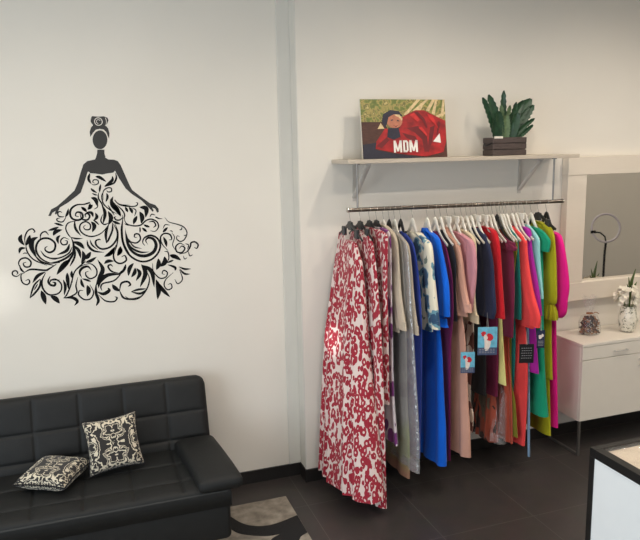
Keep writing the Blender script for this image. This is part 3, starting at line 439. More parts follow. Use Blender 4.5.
 {'key': 'chart', 'x': 2.8, 'name': 'dress', 'label': 'chartreuse dress with a gathered puff cuff on its long sleeve', 'cat': 'dress', 'mat': 'chartreuse', 'hang': 'black', 'sleeve': [(3.689, 1.657), (3.617, 1.645), (3.556, 1.612), (3.528, 1.551), (3.505, 1.413), (3.489, 1.234), (3.488, 1.149), (3.516, 1.117), (3.481, 1.039)], 'body': [(3.7, 1.656), (3.626, 1.624), (3.579, 1.513), (3.544, 1.257), (3.522, 0.895), (3.496, 0.631)], 't': 0.036, 'tb': 0.04, 'folds': 2, 'amp': 0.003, 'sw': 0.13, 'skirt': [(3.53, 0.689), (3.513, 0.487), (3.493, 0.242)]},
 {'key': 'hotpink', 'x': 2.865, 'name': 'dress', 'label': 'hot pink dress with a long rounded sleeve, last at the right end of the rail', 'cat': 'dress', 'mat': 'hotpink', 'hang': 'black', 'sleeve': [(3.638, 1.593), (3.588, 1.586), (3.547, 1.564), (3.509, 1.491), (3.473, 1.374), (3.451, 1.255), (3.46, 1.169), (3.468, 1.081), (3.504, 1.04)], 'body': [(3.659, 1.604), (3.626, 1.562), (3.596, 1.394), (3.552, 0.846), (3.519, 0.475), (3.502, 0.284)], 't': 0.04, 'tb': 0.05, 'folds': 3, 'amp': 0.004, 'sw': 0.1},
]
BAG = [(3.647, 1.672), (3.5, 1.623), (3.448, 1.502), (3.395, 1.112), (3.341, 0.705), (3.314, 0.47), (3.312, 0.258)]


# ------------------------------------------------------------------ room
YL, YR, XC = 4.06, 3.94, 1.242
X0, X1, Y0, ZC = -2.3, 6.8, -2.6, 3.3
struct(MB().box(X0-.1, X1+.1, Y0-.1, YL+.1, -.1, 0).build('floor', M['floor']))
struct(MB().box(X0-.1, X1+.1, Y0-.1, YL+.1, ZC, ZC+.1).build('ceiling', M['ceil']))
w = MB(); w.box(X0-.1, XC, YL, YL+.1, 0, ZC); w.box(XC, X1+.1, YR, YL+.1, 0, ZC)
struct(w.build('wall_back', M['wall']))
struct(MB().box(X1, X1+.1, Y0, YR, 0, ZC).build('wall_right', M['wallright']))
w = MB(); w.box(X0-.1, -1.2, Y0-.1, Y0, 0, ZC); w.box(3.0, X1+.1, Y0-.1, Y0, 0, ZC); w.box(-1.2, 3.0, Y0-.1, Y0, 0, .3); w.box(-1.2, 3.0, Y0-.1, Y0, 2.3, ZC)
struct(w.build('wall_front', M['wallside']))
wf = MB()
for a in (-1.2, .87, 2.95): wf.box(a, a+.05, Y0-.08, Y0-.02, .3, 2.3)
for a in (.3, 2.25): wf.box(-1.2, 3.0, Y0-.08, Y0-.02, a, a+.05)
struct(wf.build('added_window', M['whitemetal']))  # unseen opening added behind the camera to go with the front fill light
# left wall with the shop window
WY0, WY1, WZ0, WZ1 = -.6, 2.5, .5, 2.7
w = MB(); w.box(X0-.1, X0, Y0, WY0, 0, ZC); w.box(X0-.1, X0, WY1, YL, 0, ZC); w.box(X0-.1, X0, WY0, WY1, 0, WZ0); w.box(X0-.1, X0, WY0, WY1, WZ1, ZC)
struct(w.build('wall_left', M['wall']))
wf = MB()
for a in (WY0, (WY0+WY1)/2-.025, WY1-.05): wf.box(X0-.08, X0-.02, a, a+.05, WZ0, WZ1)
for a in (WZ0, WZ1-.05): wf.box(X0-.08, X0-.02, WY0, WY1, a, a+.05)
win = struct(wf.build('window_1', M['whitemetal']))
bb = MB(); bb.box(X0, XC-.0, YL-.012, YL, 0, .085); bb.box(XC-.012, XC, YR-.012, YL-.012, 0, .085); bb.box(XC, X1, YR-.012, YR, 0, .085)
struct(bb.build('baseboard_back', M['base']))

M['trim'] = mat('cool_white_trim', (212, 208, 199), .8, var=.01)
struct(MB().box(1.155, XC-.001, YL-.010, YL, .086, ZC, .003, 1).build('trim_1', M['trim']))
struct(MB().box(XC-.006, XC, YR+.0005, YL-.010, .086, ZC).build('trim_2', M['trim']))
# ------------------------------------------------------------------ wall decal
def ribbon(mb, P, W):
    n = len(P); Lf = []; Rt = []
    for i in range(n):
        a = P[max(i-1, 0)]; c = P[min(i+1, n-1)]; dx, dz = c[0]-a[0], c[1]-a[1]; l = math.hypot(dx, dz) or 1
        nx, nz = -dz/l, dx/l; Lf.append((P[i][0]+nx*W[i]/2, P[i][1]+nz*W[i]/2)); Rt.append((P[i][0]-nx*W[i]/2, P[i][1]-nz*W[i]/2))
    y = YL-.0012
    vs = [(p[0], y, p[1]) for p in Lf]+[(p[0], y, p[1]) for p in Rt]
    mb.add(vs, [(i, i+1, n+i+1, n+i) for i in range(n-1)])
dec = thing('wall_decal', 'black vinyl wall decal of a woman in a swirling ball gown above the sofa', 'wall decal', (.1, YL, 1.3))
d = MB()
for kind, wd, pts in DECAL:
    P = crom(pts, 7 if len(pts) > 2 else 8); n = len(P)
    if kind == 'line': W = [1.36*wd*(.30+.70*min(1, 4*min(t, 1-t)+.0)) for t in [i/(n-1) for i in range(n)]]
    else: W = [max(.0008, 1.12*wd*math.sin(PI*min(1, max(0, t)))**.8) for t in [i/(n-1) for i in range(n)]]
    ribbon(d, P, W)
d.build('gown_swirls', M['decal'], dec)
f = MB()
def flat(mb, P, y): mb.poly([(p[0], y, p[1]) for p in P])
flat(f, FIGURE['body'], YL-.0012); flat(f, FIGURE['head'], YL-.0012)
f.build('figure', M['figure'], dec)
h = MB(); flat(h, FIGURE['hair'], YL-.0015); hair = h.build('hair', M['figure'], dec)
hx = [p[0] for p in FIGURE['hair']]; hz = [p[1] for p in FIGURE['hair']]; cx, ct = (min(hx)+max(hx))/2, max(hz)
h = MB()
def arc(cx, cz, r, a0, a1, w_, y):
    P = [(cx+r*math.cos(a0+(a1-a0)*i/24), cz+r*math.sin(a0+(a1-a0)*i/24)) for i in range(25)]
    n = len(P); vs = []
    for i, p in enumerate(P):
        a = a0+(a1-a0)*i/24
        for q in (r-w_/2, r+w_/2): vs.append((cx+q*math.cos(a), y, cz+q*math.sin(a)))
    h.add(vs, [(2*i, 2*i+2, 2*i+3, 2*i+1) for i in range(n-1)])
arc(cx-.002, ct-.030, .0205, 0, 2*PI, .0042, YL-.0019); arc(cx-.002, ct-.030, .0105, .4, 4.6, .003, YL-.0019)
arc(cx-.002, ct-.030, .043, 2.6, 3.7, .003, YL-.0019); arc(cx-.002, ct-.030, .043, -.6, .5, .003, YL-.0019)
h.build('bun_curl', M['decalwhite'], hair)

# ------------------------------------------------------------------ sofa
def pad(mb, org, U, V, Wd, nu, nv, seams_u, seams_v, depth, r, gs=.014, puff=.0, rc=0):
    """cushioned slab: org corner, U/V edge vectors (length = size), Wd thickness vector"""
    U = Vector(U); V = Vector(V); Wd = Vector(Wd); lu, lv, T = U.length, V.length, Wd.length; u_, v_, w_ = U/lu, V/lv, Wd/T
    def hgt(a, b):
        e = min(a, lu-a, b, lv-b); z = T
        if e < r: z = T-r+math.sqrt(max(0, r*r-(r-e)**2))
        g = 0
        du = min([abs(a-s) for s in seams_u] or [9]); dv = min([abs(b-s) for s in seams_v] or [9])
        g = math.exp(-(du/gs)**2)+math.exp(-(dv/gs)**2)
        if e > r*.6: z -= depth*min(1.25, g)
        if puff: z += puff*(1-math.exp(-min(du, .12)/.04))*(1-math.exp(-min(dv, .12)/.04))*min(1, e/.05)
        return z
    def coords(l, n, seams):
        s = set([0, .004, .01, .02, l, l-.004, l-.01, l-.02]+[l*i/n for i in range(n+1)])
        for q in seams:
            for k in (-2, -1.2, -.6, 0, .6, 1.2, 2): s.add(q+k*gs)
        return sorted(x for x in s if 0 <= x <= l)
    A = coords(lu, nu, seams_u); B = coords(lv, nv, seams_v); O = Vector(org); vs = []; fs = []
    for a in A:
        for b in B:
            h_ = hgt(a, b); a2, b2 = a, b
            if rc:
                for e_ in (0, lu):
                    da = abs(a-(rc if e_ == 0 else lu-rc)) if (a < rc if e_ == 0 else a > lu-rc) else 0; db = b-(lv-rc)
                    if da > 0 and db > 0:
                        k_ = max(da, db)/math.hypot(da, db); a2 = (rc-da*k_) if e_ == 0 else lu-rc+da*k_; b2 = lv-rc+db*k_
            vs.append(O+u_*a2+v_*b2+w_*h_)
    nb = len(B)
    for i in range(len(A)-1):
        for j in range(nb-1): fs.append((i*nb+j, (i+1)*nb+j, (i+1)*nb+j+1, i*nb+j+1))
    rim = [i*nb for i in range(len(A))]+[(len(A)-1)*nb+j for j in range(1, nb)]+[i*nb+nb-1 for i in range(len(A)-2, -1, -1)]+[j for j in range(nb-2, 0, -1)]
    b0 = len(vs); n = len(rim)
    for k in rim:
        p = vs[k]-O; vs.append(O+u_*p.dot(u_)+v_*p.dot(v_))
    for k in range(n): fs.append((rim[k], rim[(k+1) % n], b0+(k+1) % n, b0+k))
    fs.append(tuple(b0+k for k in range(n)))
    mb.add(vs, fs)
SX0, SX1 = -1.26, .606
sofa = thing('sofa', 'black leather sofa bed with square tufting, against the wall below the decal', 'sofa', (-.33, 3.6, 0))
su = [.108+.242*k for k in range(-1, 8)]
seams = [q-SX0 for q in (-1.092, -.85, -.607, -.362, -.12, .122, .365) ]
mb = MB(); pad(mb, (SX0, 3.235, .33), (SX1-SX0, 0, 0), (0, .60, 0), (0, 0, .112), 40, 16, seams, [.15, .36], .006, .035, .009, .008)
mb.build('seat_cushion', M['leather'], sofa, 'all')
mb = MB(); mb.box(SX0+.004, SX1-.004, 3.24, 3.80, .135, .36, .03, 4)
mb.build('seat_base', M['leather'], sofa, True)
mb = MB(); mb.tube([(SX0+.02, 3.240, .415), ((SX0+SX1)/2, 3.239, .416), (SX1-.02, 3.240, .415)], .006, 8)
mb.build('piping', M['piping'], sofa, True)
mb = MB(); a = Vector((SX0, 3.79, .40)); vv = Vector((0, .135, .43)); nrm = Vector((0, -.43, .135)).normalized()*.10
pad(mb, a-nrm*.75, (SX1-.004-SX0, 0, 0), vv, nrm*1.0, 40, 16, seams, [.245, .09], .006, .040, .009, .007, rc=.06)
mb.build('backrest', M['leather'], sofa, 'all')
# arm pad
def arm(xi, xo, name):
    rings = []
    for y, zt, zb, dx in ((3.775, .50, .40, -.04), (3.75, .515, .39, -.038), (3.6, .515, .40, -.022), (3.4, .508, .405, .0), (3.27, .50, .412, .012), (3.235, .488, .422, .014), (3.222, .468, .44, .014)):
        n = 28; cx_, cz = (xi+xo)/2+dx, (zt+zb)/2; a_, b_ = abs(xo-xi)/2, (zt-zb)/2; ring = []
        if y < 3.23: a_ -= .02
        for j in range(n):
            t = 2*PI*j/n; c, s_ = math.cos(t), math.sin(t)
            ring.append((cx_+a_*math.copysign(abs(c)**.45, c), y, cz+b_*math.copysign(abs(s_)**.5, s_)))
        rings.append(ring)
    m = MB(); m.loft(rings); o = m.build(name, M['leather'], sofa, True); return o
arm(.425, .655, 'armrest'); arm(SX0+.165, SX0-.065, 'armrest')
for x in (SX0+.1, .47):
    for y in (3.30, 3.72):
        m = MB(); m.lathe(x, y, [(.018, .0125), (.02, .02), (.016, .03), (.016, .14)], 14); m.build('leg', M['chrome'], sofa, True)

def cushion(name, label, size, T, mtx):
    c = thing(name, label, 'cushion', mtx.to_translation(), 'damask cushions')
    n = 26; m = MB(); top = []; vs = []; fs = []
    def P(i, j, sgn):
        x = -1+2*i/n; y = -1+2*j/n
        k = 1-.10*(1-abs(x)**2)*abs(y)**3; k2 = 1-.10*(1-abs(y)**2)*abs(x)**3
        e = max(0, (1-x**4)*(1-y**4))**.5
        wr = .03*math.sin(7*x+3*y)*e
        return Vector((x*k2*size/2, y*k*size/2, sgn*T/2*(e+wr)))
    for sgn in (1, -1):
        b0 = len(vs)
        for i in range(n+1):
            for j in range(n+1): vs.append(P(i, j, sgn))
        for i in range(n):
            for j in range(n): fs.append((b0+i*(n+1)+j, b0+(i+1)*(n+1)+j, b0+(i+1)*(n+1)+j+1, b0+i*(n+1)+j+1))
    me = bpy.data.meshes.new('cover'); rot = mtx.to_3x3()
    me.from_pydata([tuple(v) for v in vs], [], fs); me.materials.append(M['damask'])
    bm = bmesh.new(); bm.from_mesh(me); bmesh.ops.remove_doubles(bm, verts=bm.verts[:], dist=.0004); bmesh.ops.recalc_face_normals(bm, faces=bm.faces[:]); bm.to_mesh(me); bm.free()
    for p in me.polygons: p.use_smooth = True
    o = bpy.data.objects.new('cover', me); COL.objects.link(o); o.parent = c; o.rotation_euler = rot.to_euler()
    # corded edge
    m = MB(); path = []
    for k in range(4):
        for i in range(n):
            i_, j_ = [(i, 0), (n, i), (n-i, n), (0, n-i)][k]; path.append(P(i_, j_, 0))
    path.append(path[0]); m.tube(path, .0045, 6, cap=False)
    e = m.build('edge_cord', M['black'], None, True); e.parent = o
    return c
def frame(o, ux, uy):
    ux = Vector(ux).normalized(); uy = Vector(uy); uy = (uy-ux*uy.dot(ux)).normalized(); uz = ux.cross(uy)
    m = Matrix((ux, uy, uz)).transposed().to_4x4(); m.translation = Vector(o); return m
cushion('throw_cushion', 'black and cream damask cushion standing upright against the sofa back', .292, .10, frame((.047, 3.645, .597), (.30, .045, .008), (.006, .13, .27)))
cushion('throw_cushion', 'black and cream damask cushion lying tilted on the sofa seat', .285, .10, frame((-.262, 3.60, .503), (.31, -.17, .0), (.06, .27, .01)))

# ------------------------------------------------------------------ rug
rug = thing('rug', 'grey rug with black curved swoosh on the tiles beside the sofa', 'rug', (.3, 3.2, 0))
RX0, RX1, RY0, RY1 = -.75, 1.052, 2.3, 3.79
M['rug'] = mat('grey_rug_pile', (150, 141, 128), .95, var=.35, scale=16, bump=.9, bscale=260)
M['rugblack'] = mat('black_rug_pile', (24, 23, 23), .95, var=.2, scale=60, bump=.8, bscale=300)
m = MB(); m.box(RX0, RX1, RY0, RY1, 0.0005, .012, .004, 2); m.build('pile', M['rug'], rug)
sw = crom([(.62, 3.785), (.645, 3.74), (.68, 3.665), (.715, 3.590), (.764, 3.535), (.841, 3.502), (.928, 3.507), (1.049, 3.545)], 5)+crom([(1.049, 3.35), (.987, 3.301), (.93, 3.12), (.87, 2.9)], 5)+crom([(.74, 2.9), (.77, 3.2), (.832, 3.345), (.9, 3.389)], 5)+crom([(.89, 3.390), (.825, 3.396), (.741, 3.436), (.681, 3.481), (.647, 3.543), (.60, 3.66), (.56, 3.785)], 5)
m = MB(); m.prism([(x, y, .0135) for x, y in sw], (0, 0, -.003))
m.build('swoosh', M['rugblack'], rug)

# ------------------------------------------------------------------ shelf with brackets, posts and hanging rail
SY0, SZ = 3.66, 2.085
sh = thing('wall_shelf', 'pale wall shelf on steel brackets with a clothes rail hung below it', 'shelf', (2.26, YR, SZ))
m = MB(); m.box(1.452, 3.078, SY0, YR, SZ-.024, SZ, .002, 1); m.build('board', M['shelf'], sh)
for x in (1.60, 2.815):
    m = MB(); m.box(x-.012, x+.012, YR-.006, YR, SZ-.26, SZ-.024); m.box(x-.012, x+.012, 3.70, YR, SZ-.034, SZ-.024)
    m.tube([(x, YR-.006, SZ-.235), (x, 3.715, SZ-.034)], .014, 8, flat=(1.35, .6)); m.build('bracket', M['whitemetal'], sh)
RY = 3.70
def rz(x): return 1.793-(x-1.462)*.0095
rail = None
m = MB(); m.tube([(1.462, RY, rz(1.462)), (2.985, RY, rz(2.985))], .0125, 16); rail = m.build('clothes_rail', M['darkmetal'], sh, True)
for x in (1.462, 2.985):
    m = MB(); s_ = -1 if x < 2 else 1; m.tube([(x-.004*s_, RY, rz(x)), (x+.006*s_, RY, rz(x))], .0145, 16); m.build('end_cap', M['chrome'], rail, True)
for x in (1.523, 2.91):
    m = MB(); m.tube([(x, RY, SZ-.022), (x, RY, rz(x)+.010)], .006, 10); m.lathe(x, RY, [(.016, SZ-.030), (.016, SZ-.024)], 14); m.build('post', M['steel'], sh, True)

# ------------------------------------------------------------------ hangers and garments
def hanger(x, style, label, clips=False, plate=False, short=False):
    z = rz(x); white = style == 'white'
    h = thing('clothes_hanger', label, 'hanger', (x, RY, z), 'hangers on the clothes rail')
    zn = z-.074; t = z+.0143
    m = MB(); m.tube([(x, RY, zn-.004), (x, RY, zn+.020), (x, RY+.008, zn+.034), (x, RY+.0165, z-.012), (x, RY+.0165, z+.002), (x, RY+.011, z+.0105), (x, RY, t), (x, RY-.011, z+.0105), (x, RY-.0165, z+.002), (x, RY-.0155, z-.008)], .0017, 6)
    m.build('hook', M['chrome'], h, True)
    m = MB(); P = []; Rr = []; half = .192 if not clips else .18; drop = .122 if not clips else .085
    if not clips: half = .155 if not short else .08
    for i in range(37):
        u = -1+2*i/36; d_ = math.sqrt((u*half)**2+.006**2)-.006
        dz = .085*(1-math.exp(-d_/.045))+.42*d_ if not clips else .085*d_/half
        P.append((x, RY+u*half, zn-.004-dz)); Rr.append(.0085+.007*math.exp(-(d_/.045)**2))
    m.tube(P, Rr, 10, flat=(.50, 1.0))
    m.build('shoulder_bar', M['hangwhite' if white else 'hangblack'], h, True)
    if clips:
        for s_ in (-1, 1):
            m = MB(); y = RY+s_*.10; m.box(x-.010, x+.010, y-.022, y+.022, zn-.085, zn-.03, .004, 1); m.build('clip', M['hangblack'], h)
        m = MB(); m.box(x-.007, x+.007, RY-.03, RY+.03, zn-.045, zn+.006, .004, 1); m.build('neck_plate', M['hangblack'], h)
    if plate:
        m = MB(); m.box(x-.006, x+.006, RY-.048, RY+.045, zn-.030, zn+.010, .003, 1); m.build('neck_plate', M['hangwhite'], h)
    return h
def ring(xc, yf, yb, t, k, folds, amp, ph, shear=0, n=56):
    yc, a = (yf+yb)/2, max(.004, (yb-yf)/2); out = []
    for j in range(n):
        th = 2*PI*j/n; c, s_ = math.cos(th), math.sin(th)
        y = yc+a*math.copysign(abs(c)**.8, c); x = xc+t/2*math.copysign(abs(s_)**.75, s_)
        w_ = amp*k*math.sin(2*PI*folds*(y-yf)/max(.1, 2*a)+ph)+.4*amp*k*math.sin(2*PI*folds*1.7*(y-yf)/max(.1, 2*a)+2.1*ph)
        out.append((x+w_+shear*(y-yf), y))
    return out
def resample(P, step=.035):
    P = [tuple(p) for p in P]
    C = crom(P, 8) if len(P) > 2 else P
    out = [C[0]]
    for p in C[1:]:
        if out[-1][1]-p[1] > step*.35 or abs(p[0]-out[-1][0]) > .02: out.append(p)
    if out[-1] != C[-1]: out[-1] = C[-1]
    return out
def cloth(mb, x, lev, back, t0, t1, folds, amp, ph, dx=0, shear=0, grow=1.0, thin=None, scallop=0):
    z0, z1 = lev[0][1], lev[-1][1]; rings = []
    for yf, z in lev:
        k = (z0-z)/max(.01, z0-z1); k = max(0, min(1, k)); t = t0+(t1-t0)*k**grow; yb = back(yf, k, z)
        R2 = ring(x+dx*k, yf, yb, t, k**.7, folds, amp, ph, shear*min(1, k*2.5))
        rings.append([(px, py, z+(scallop*k*math.sin(j*2*PI/len(R2)*5+ph) if scallop else 0)) for j, (px, py) in enumerate(R2)])
    # hem turned in, so that the cloth is closed without looking solid
    last = rings[-1]; cx_ = sum(p[0] for p in last)/len(last); cy = sum(p[1] for p in last)/len(last)
    rings.append([(cx_+(p[0]-cx_)*.86, cy+(p[1]-cy)*.97, p[2]+.004) for p in last])
    rings.append([(cx_+(p[0]-cx_)*.7, cy+(p[1]-cy)*.94, p[2]+.05) for p in last])
    mb.loft(rings)
WALLY = YR-.012
HOLD = {'redA': 'red and white halter maxi dress, first on the rail', 'redB': 'second red and white animal print maxi dress', 'redC': 'shorter red and white animal print dress', 'lilac': 'white dress with purple blotches', 'beigeA': 'pale beige long sleeved jacket', 'bagged': 'plastic bagged green and brown gown', 'beigeB': 'grey-beige long sleeved jacket', 'navyblue': 'long navy blue gown', 'floral': 'cream jacket with teal blue flowers', 'royal': 'bright royal blue long dress', 'purple': 'plum purple gown', 'charcoal': 'charcoal black jacket', 'nude': 'nude pink gown and jacket', 'pink': 'dusty rose pink knit top', 'cream': 'cream blouse with the frilled cuff', 'printed': 'white and brown printed dress', 'black': 'plain black dress', 'navy': 'dark navy jacket', 'red': 'bright red jacket', 'wine': 'wine red knee length dress', 'yellow': 'pale lemon yellow blouse', 'burg': 'burgundy cap sleeved dress', 'rust': 'rust orange pleated gown', 'olive': 'olive green long gown', 'teal': 'teal green tunic', 'coral': 'coral red trouser suit', 'paleblue': 'pale blue gown', 'violet': 'bright violet tunic', 'aqua': 'pale aqua blouse', 'green': 'emerald green dress', 'chart': 'chartreuse dress', 'hotpink': 'hot pink dress, last on the rail'}
PLACE = {}
for i, g in enumerate(GARMENTS):
    x = g['x']; ph = i*1.7; zs = g['body'][0][1]
    o = thing(g['name'], g['label'], g['cat'], (x, RY, rz(x)-.1), 'garments on the clothes rail'); PLACE[g['key']] = o
    mt = M[g['mat']]
    hanger(x, g['hang'], g['hang']+' hanger holding the '+HOLD[g['key']], clips=g['key'] in ('redA', 'redB', 'redC', 'lilac', 'chart'), short=g['key'] == 'hotpink', plate=g['key'] in ('red', 'violet', 'pink', 'navy', 'nude'))
    def fix(P):
        out = []
        for y, z in P:
            out.append((min(y, RY-.012), z))
        return out
    mirror_back = (lambda yf, k, z: min(WALLY, max(2*RY-yf, yf+.02))) if g['key'] != 'paleblue' else (lambda yf, k, z: max(2*RY-yf, yf+.02)-(2*RY-2*yf-.06)*min(1, k*3)-.045*k)
    lev = resample(fix(g['body']))
    m = MB()
    if g['key'] == 'redA':
        lev = [(3.63, 1.612), (3.60, 1.585), (3.575, 1.54)]+[p for p in lev if p[1] < 1.51]
        cloth(m, x, lev, lambda yf, k, z: min(WALLY-.03-.03*k, 3.76+max(0, (1.62-z))*1.5), g['t'], g['tb'], g['folds'], g['amp'], ph, dx=-.018, shear=-.17, grow=.85, scallop=.006)
        m.build('dress_body', mt, o, True)
        for yy in (3.885, 3.85, 3.82, 3.79):
            m = MB(); m.tube([(x-.02 if yy > 3.7 else x, yy, 1.52), (x-.012, yy-.01*(yy > 3.7), 1.58), (x, yy-.005, 1.645)], .008, 6, flat=(.3, 1)); m.build('strap', mt, o)
        continue
    cloth(m, x, lev, mirror_back, g['t'], g['tb'] if 'skirt' not in g else (g['t']+g['tb'])/2, g['folds'], g['amp'], ph, dx=0 if 'skirt' in g else g.get('dx', 0))
    top = 'dress_body' if g['cat'] in ('dress', 'gown') else 'body'
    m.build(top, mt, o, True)
    if 'skirt' in g:
        m = MB(); cloth(m, x, resample(fix(g['skirt'])), mirror_back, g['t']*.8, g['tb'], g['folds']+1, g['amp']*1.3, ph+1, dx=g.get('dx', 0))
        m.build('trousers' if g['cat'] == 'suit' else 'skirt', mt, o, True)
    if 'sleeve' in g:
        sw_ = g.get('sw', .085); L0 = resample(fix(g['sleeve']), .025)
        for side in (1, -1):
            m = MB(); lv_ = L0
            if side == 1:
                cloth(m, x-.002, lv_, lambda yf, k, z: min(yf+.03+sw_*min(1, k*4), 3.71), g['t']*.95, g['t']*1.15, 2, .002, ph)
            else:
                lv2 = [(min(WALLY-.03, max(3.715, 2*RY-yf-sw_*.8)), z) for yf, z in L0]
                cloth(m, x-.002, lv2, lambda yf, k, z: min(WALLY, yf+.03+sw_*.6*min(1, k*4)), g['t']*.9, g['t'], 2, .002, ph)
            m.build('sleeve', mt, o, True)
    if 'bag' in g:
        pass
# clear garment bag over the green and brown gown
bg = next(g for g in GARMENTS if g['key'] == 'bagged')
m = MB(); lev = resample([tuple(p) for p in BAG])
cloth(m, bg['x']+.004, lev, lambda yf, k, z: min(WALLY, 2*RY-yf), .03, .055, 5, .006, 2.0)
m.build('plastic_cover', M['film'], PLACE['bagged'], True)
m = MB(); cloth(m, 2.49, [(3.62, .62), (3.545, .55), (3.52, .40), (3.50, .24)], lambda yf, k, z: 2*RY-yf, .05, .10, 7, .010, 1.2, dx=-.05)
m.build('plastic_cover', M['cello'], PLACE['rust'], True)
m = MB(); cloth(m, 2.43, [(3.60, .62), (3.585, .50), (3.58, .38), (3.57, .225)], lambda yf, k, z: 2*RY-yf, .03, .08, 7, .008, .3)
m.build('underskirt', M['rustprint'], PLACE['rust'], True)
# gathered cuff of the chartreuse sleeve
g = next(q for q in GARMENTS if q['key'] == 'chart'); x = g['x']
m = MB(); R3 = []
for z, s_ in ((1.150, .6), (1.135, .42), (1.12, .55), (1.085, .8), (1.05, .9), (1.035, .85)):
    R3.append([(x+.040*s_*(1+.12*math.sin(9*t))*math.cos(t), 3.535+.062*s_*(1+.10*math.sin(9*t))*math.sin(t), z) for t in [2*PI*j/54 for j in range(54)]])
m.loft(R3); m.build('cuff', M['chartreuse'], PLACE['chart'], True)

# hang tags on threads
def hang_tag(label, x, y, ztop, w_, hgt_, kind, nx=-.35, strz=.05):
    """card facing the room, slightly turned"""
    t = thing('hang_tag', label, 'tag', (x, y, ztop), 'hang tags on the clothes')
    n = Vector((nx, -1, 0)).normalized(); u = Vector((-n.y, n.x, 0)); c = Vector((x, y, ztop))
    def P(a, b, d=0): return c+u*a*w_-Vector((0, 0, 1))*b*hgt_+n*d
    m = MB()
    for a in (-.5,): m.prism([P(-.5, 0), P(.5, 0), P(.5, 1), P(-.5, 1)], n*.0012)
    cols = dict(floral=[M_tagblue], dark=[M['black']], navy=[M['navy']])[kind]
    card = m.build('card', cols, t)
    m = MB(); m.tube([P(-.04, .03, .001), P(-.05, -.25*.16/hgt_, 0)+Vector((0, 0, strz)), P(.04, .03, .001)], .0012, 5); m.build('string', M['whitemetal'], t)
    def blob(cx_, cy, rx, ry, mt, d, seed, nm):
        q = MB(); k = 18; q.poly([P(cx_+rx*(1+.18*math.sin(3*a_+seed))*math.cos(a_), cy+ry*(1+.15*math.sin(2*a_+seed))*math.sin(a_), d) for a_ in [2*PI*j/k for j in range(k)]]); q.build(nm, mt, card)
    if kind == 'floral':
        blob(-.02, .58, .16, .30, M_tagcream, .0016, 2, 'printed_figure'); blob(.10, .36, .17, .15, M_tagred, .0019, 1, 'printed_flower'); blob(-.22, .24, .12, .09, M_tagred, .0019, 3, 'printed_flower'); blob(-.10, .36, .10, .10, M_tagcream, .0022, .4, 'printed_figure')
        q = MB(); q.poly([P(-.5, .73, .0015), P(.5, .73, .0015), P(.5, 1, .0015), P(-.5, 1, .0015)]); q.build('printed_band', M_tagnavy, card)
        q = MB()
        for r in range(3):
            for k in range(6):
                a0 = -.42+k*.14; b0 = .78+r*.06; q.poly([P(a0, b0, .0019), P(a0+.10, b0, .0019), P(a0+.10, b0+.025, .0019), P(a0, b0+.025, .0019)])
        q.build('printed_lines', M_taggrey, card)
    elif kind == 'dark':
        q = MB()
        for r in range(5):
            for k in range(5):
                a0 = -.36+k*.15+(r % 2)*.03; b0 = .2+r*.13; q.poly([P(a0, b0, .0015), P(a0+.10, b0, .0015), P(a0+.10, b0+.03, .0015), P(a0, b0+.03, .0015)])
        q.build('printed_lines', M_taggrey, card)
    else:
        blob(-.08, .38, .22, .13, M_tagcream, .0015, 2, 'printed_figure'); blob(.2, .30, .14, .10, M_tagcream, .0016, 1, 'printed_figure')
        q = MB()
        for r in range(4): q.poly([P(-.36, .6+r*.08, .0015), P(.36, .6+r*.08, .0015), P(.36, .63+r*.08, .0015), P(-.36, .63+r*.08, .0015)])
        q.build('printed_lines', M_taggrey, card)
M_tagblue = mat('tag_sky_blue', (104, 176, 200), .5, var=.18, scale=40); M_tagred = mat('tag_red', (196, 34, 44), .5, var=.2, scale=90); M_tagcream = mat('tag_cream', (228, 212, 200), .5, var=.1, scale=90); M_tagnavy = mat('tag_slate', (64, 76, 108), .5, var=.2, scale=60); M_taggrey = mat('tag_grey_ink', (140, 140, 142), .6)
hang_tag('large sky blue tag with red flowers hanging below the navy jacket', 2.2127, 3.3600, 1.0858, 0.1157, 0.1734, 'floral')
hang_tag('smaller sky blue tag with a red flower on the brown and white print dress', 2.1037, 3.4000, 0.9328, 0.0849, 0.1314, 'floral')
hang_tag('black tag with small grey print hanging on the coral suit', 2.4933, 3.3600, 0.9478, 0.0897, 0.1213, 'dark')
hang_tag('navy tag with a white motif on the emerald green dress', 2.6096, 3.3800, 1.0187, 0.0490, 0.1156, 'navy')

# ------------------------------------------------------------------ picture on the shelf
pic = thing('canvas_print', 'canvas photo print lettered MDM, a person in red lying down, standing on the shelf', 'picture', (1.865, 3.78, SZ))
PX0, PX1, PZ0, PZ1, PY = 1.590, 2.158, SZ+.001, SZ+.352, 3.765
tilt = .045
def pp(x, y, d=0):
    u = (x-72)/497; v = (425-y)/(352-20*u); v = max(0, min(1, v)); u = max(0, min(1, u))
    z = PZ0+v*(PZ1-PZ0); return (PX0+u*(PX1-PX0), PY+(z-PZ0)*tilt/.35-d, z)
m = MB(); m.prism([pp(72, 425), pp(569, 425), pp(569, 73), pp(72, 73)], (0, .012, 0)); m.build('canvas', M['whitelam'], pic)
M['p_leaf'] = pattern('photo_foliage', [(0, (58, 70, 32)), (.42, (112, 122, 58)), (.52, (170, 150, 88)), (.62, (96, 98, 50)), (.7, (190, 170, 110))], kind='noise', scale=34, rough=.5, sheen=0, const=False)
M['p_wood'] = mat('photo_wood', (74, 42, 32), .5, var=.3, scale=30, stretch=(1, 1, 5)); M['p_red'] = mat('photo_red_coat', (158, 24, 28), .5, var=.5, scale=14, stretch=(1, 1, 1.6)); M['p_hat'] = mat('photo_dark_hat', (36, 36, 52), .5, var=.2, scale=60)
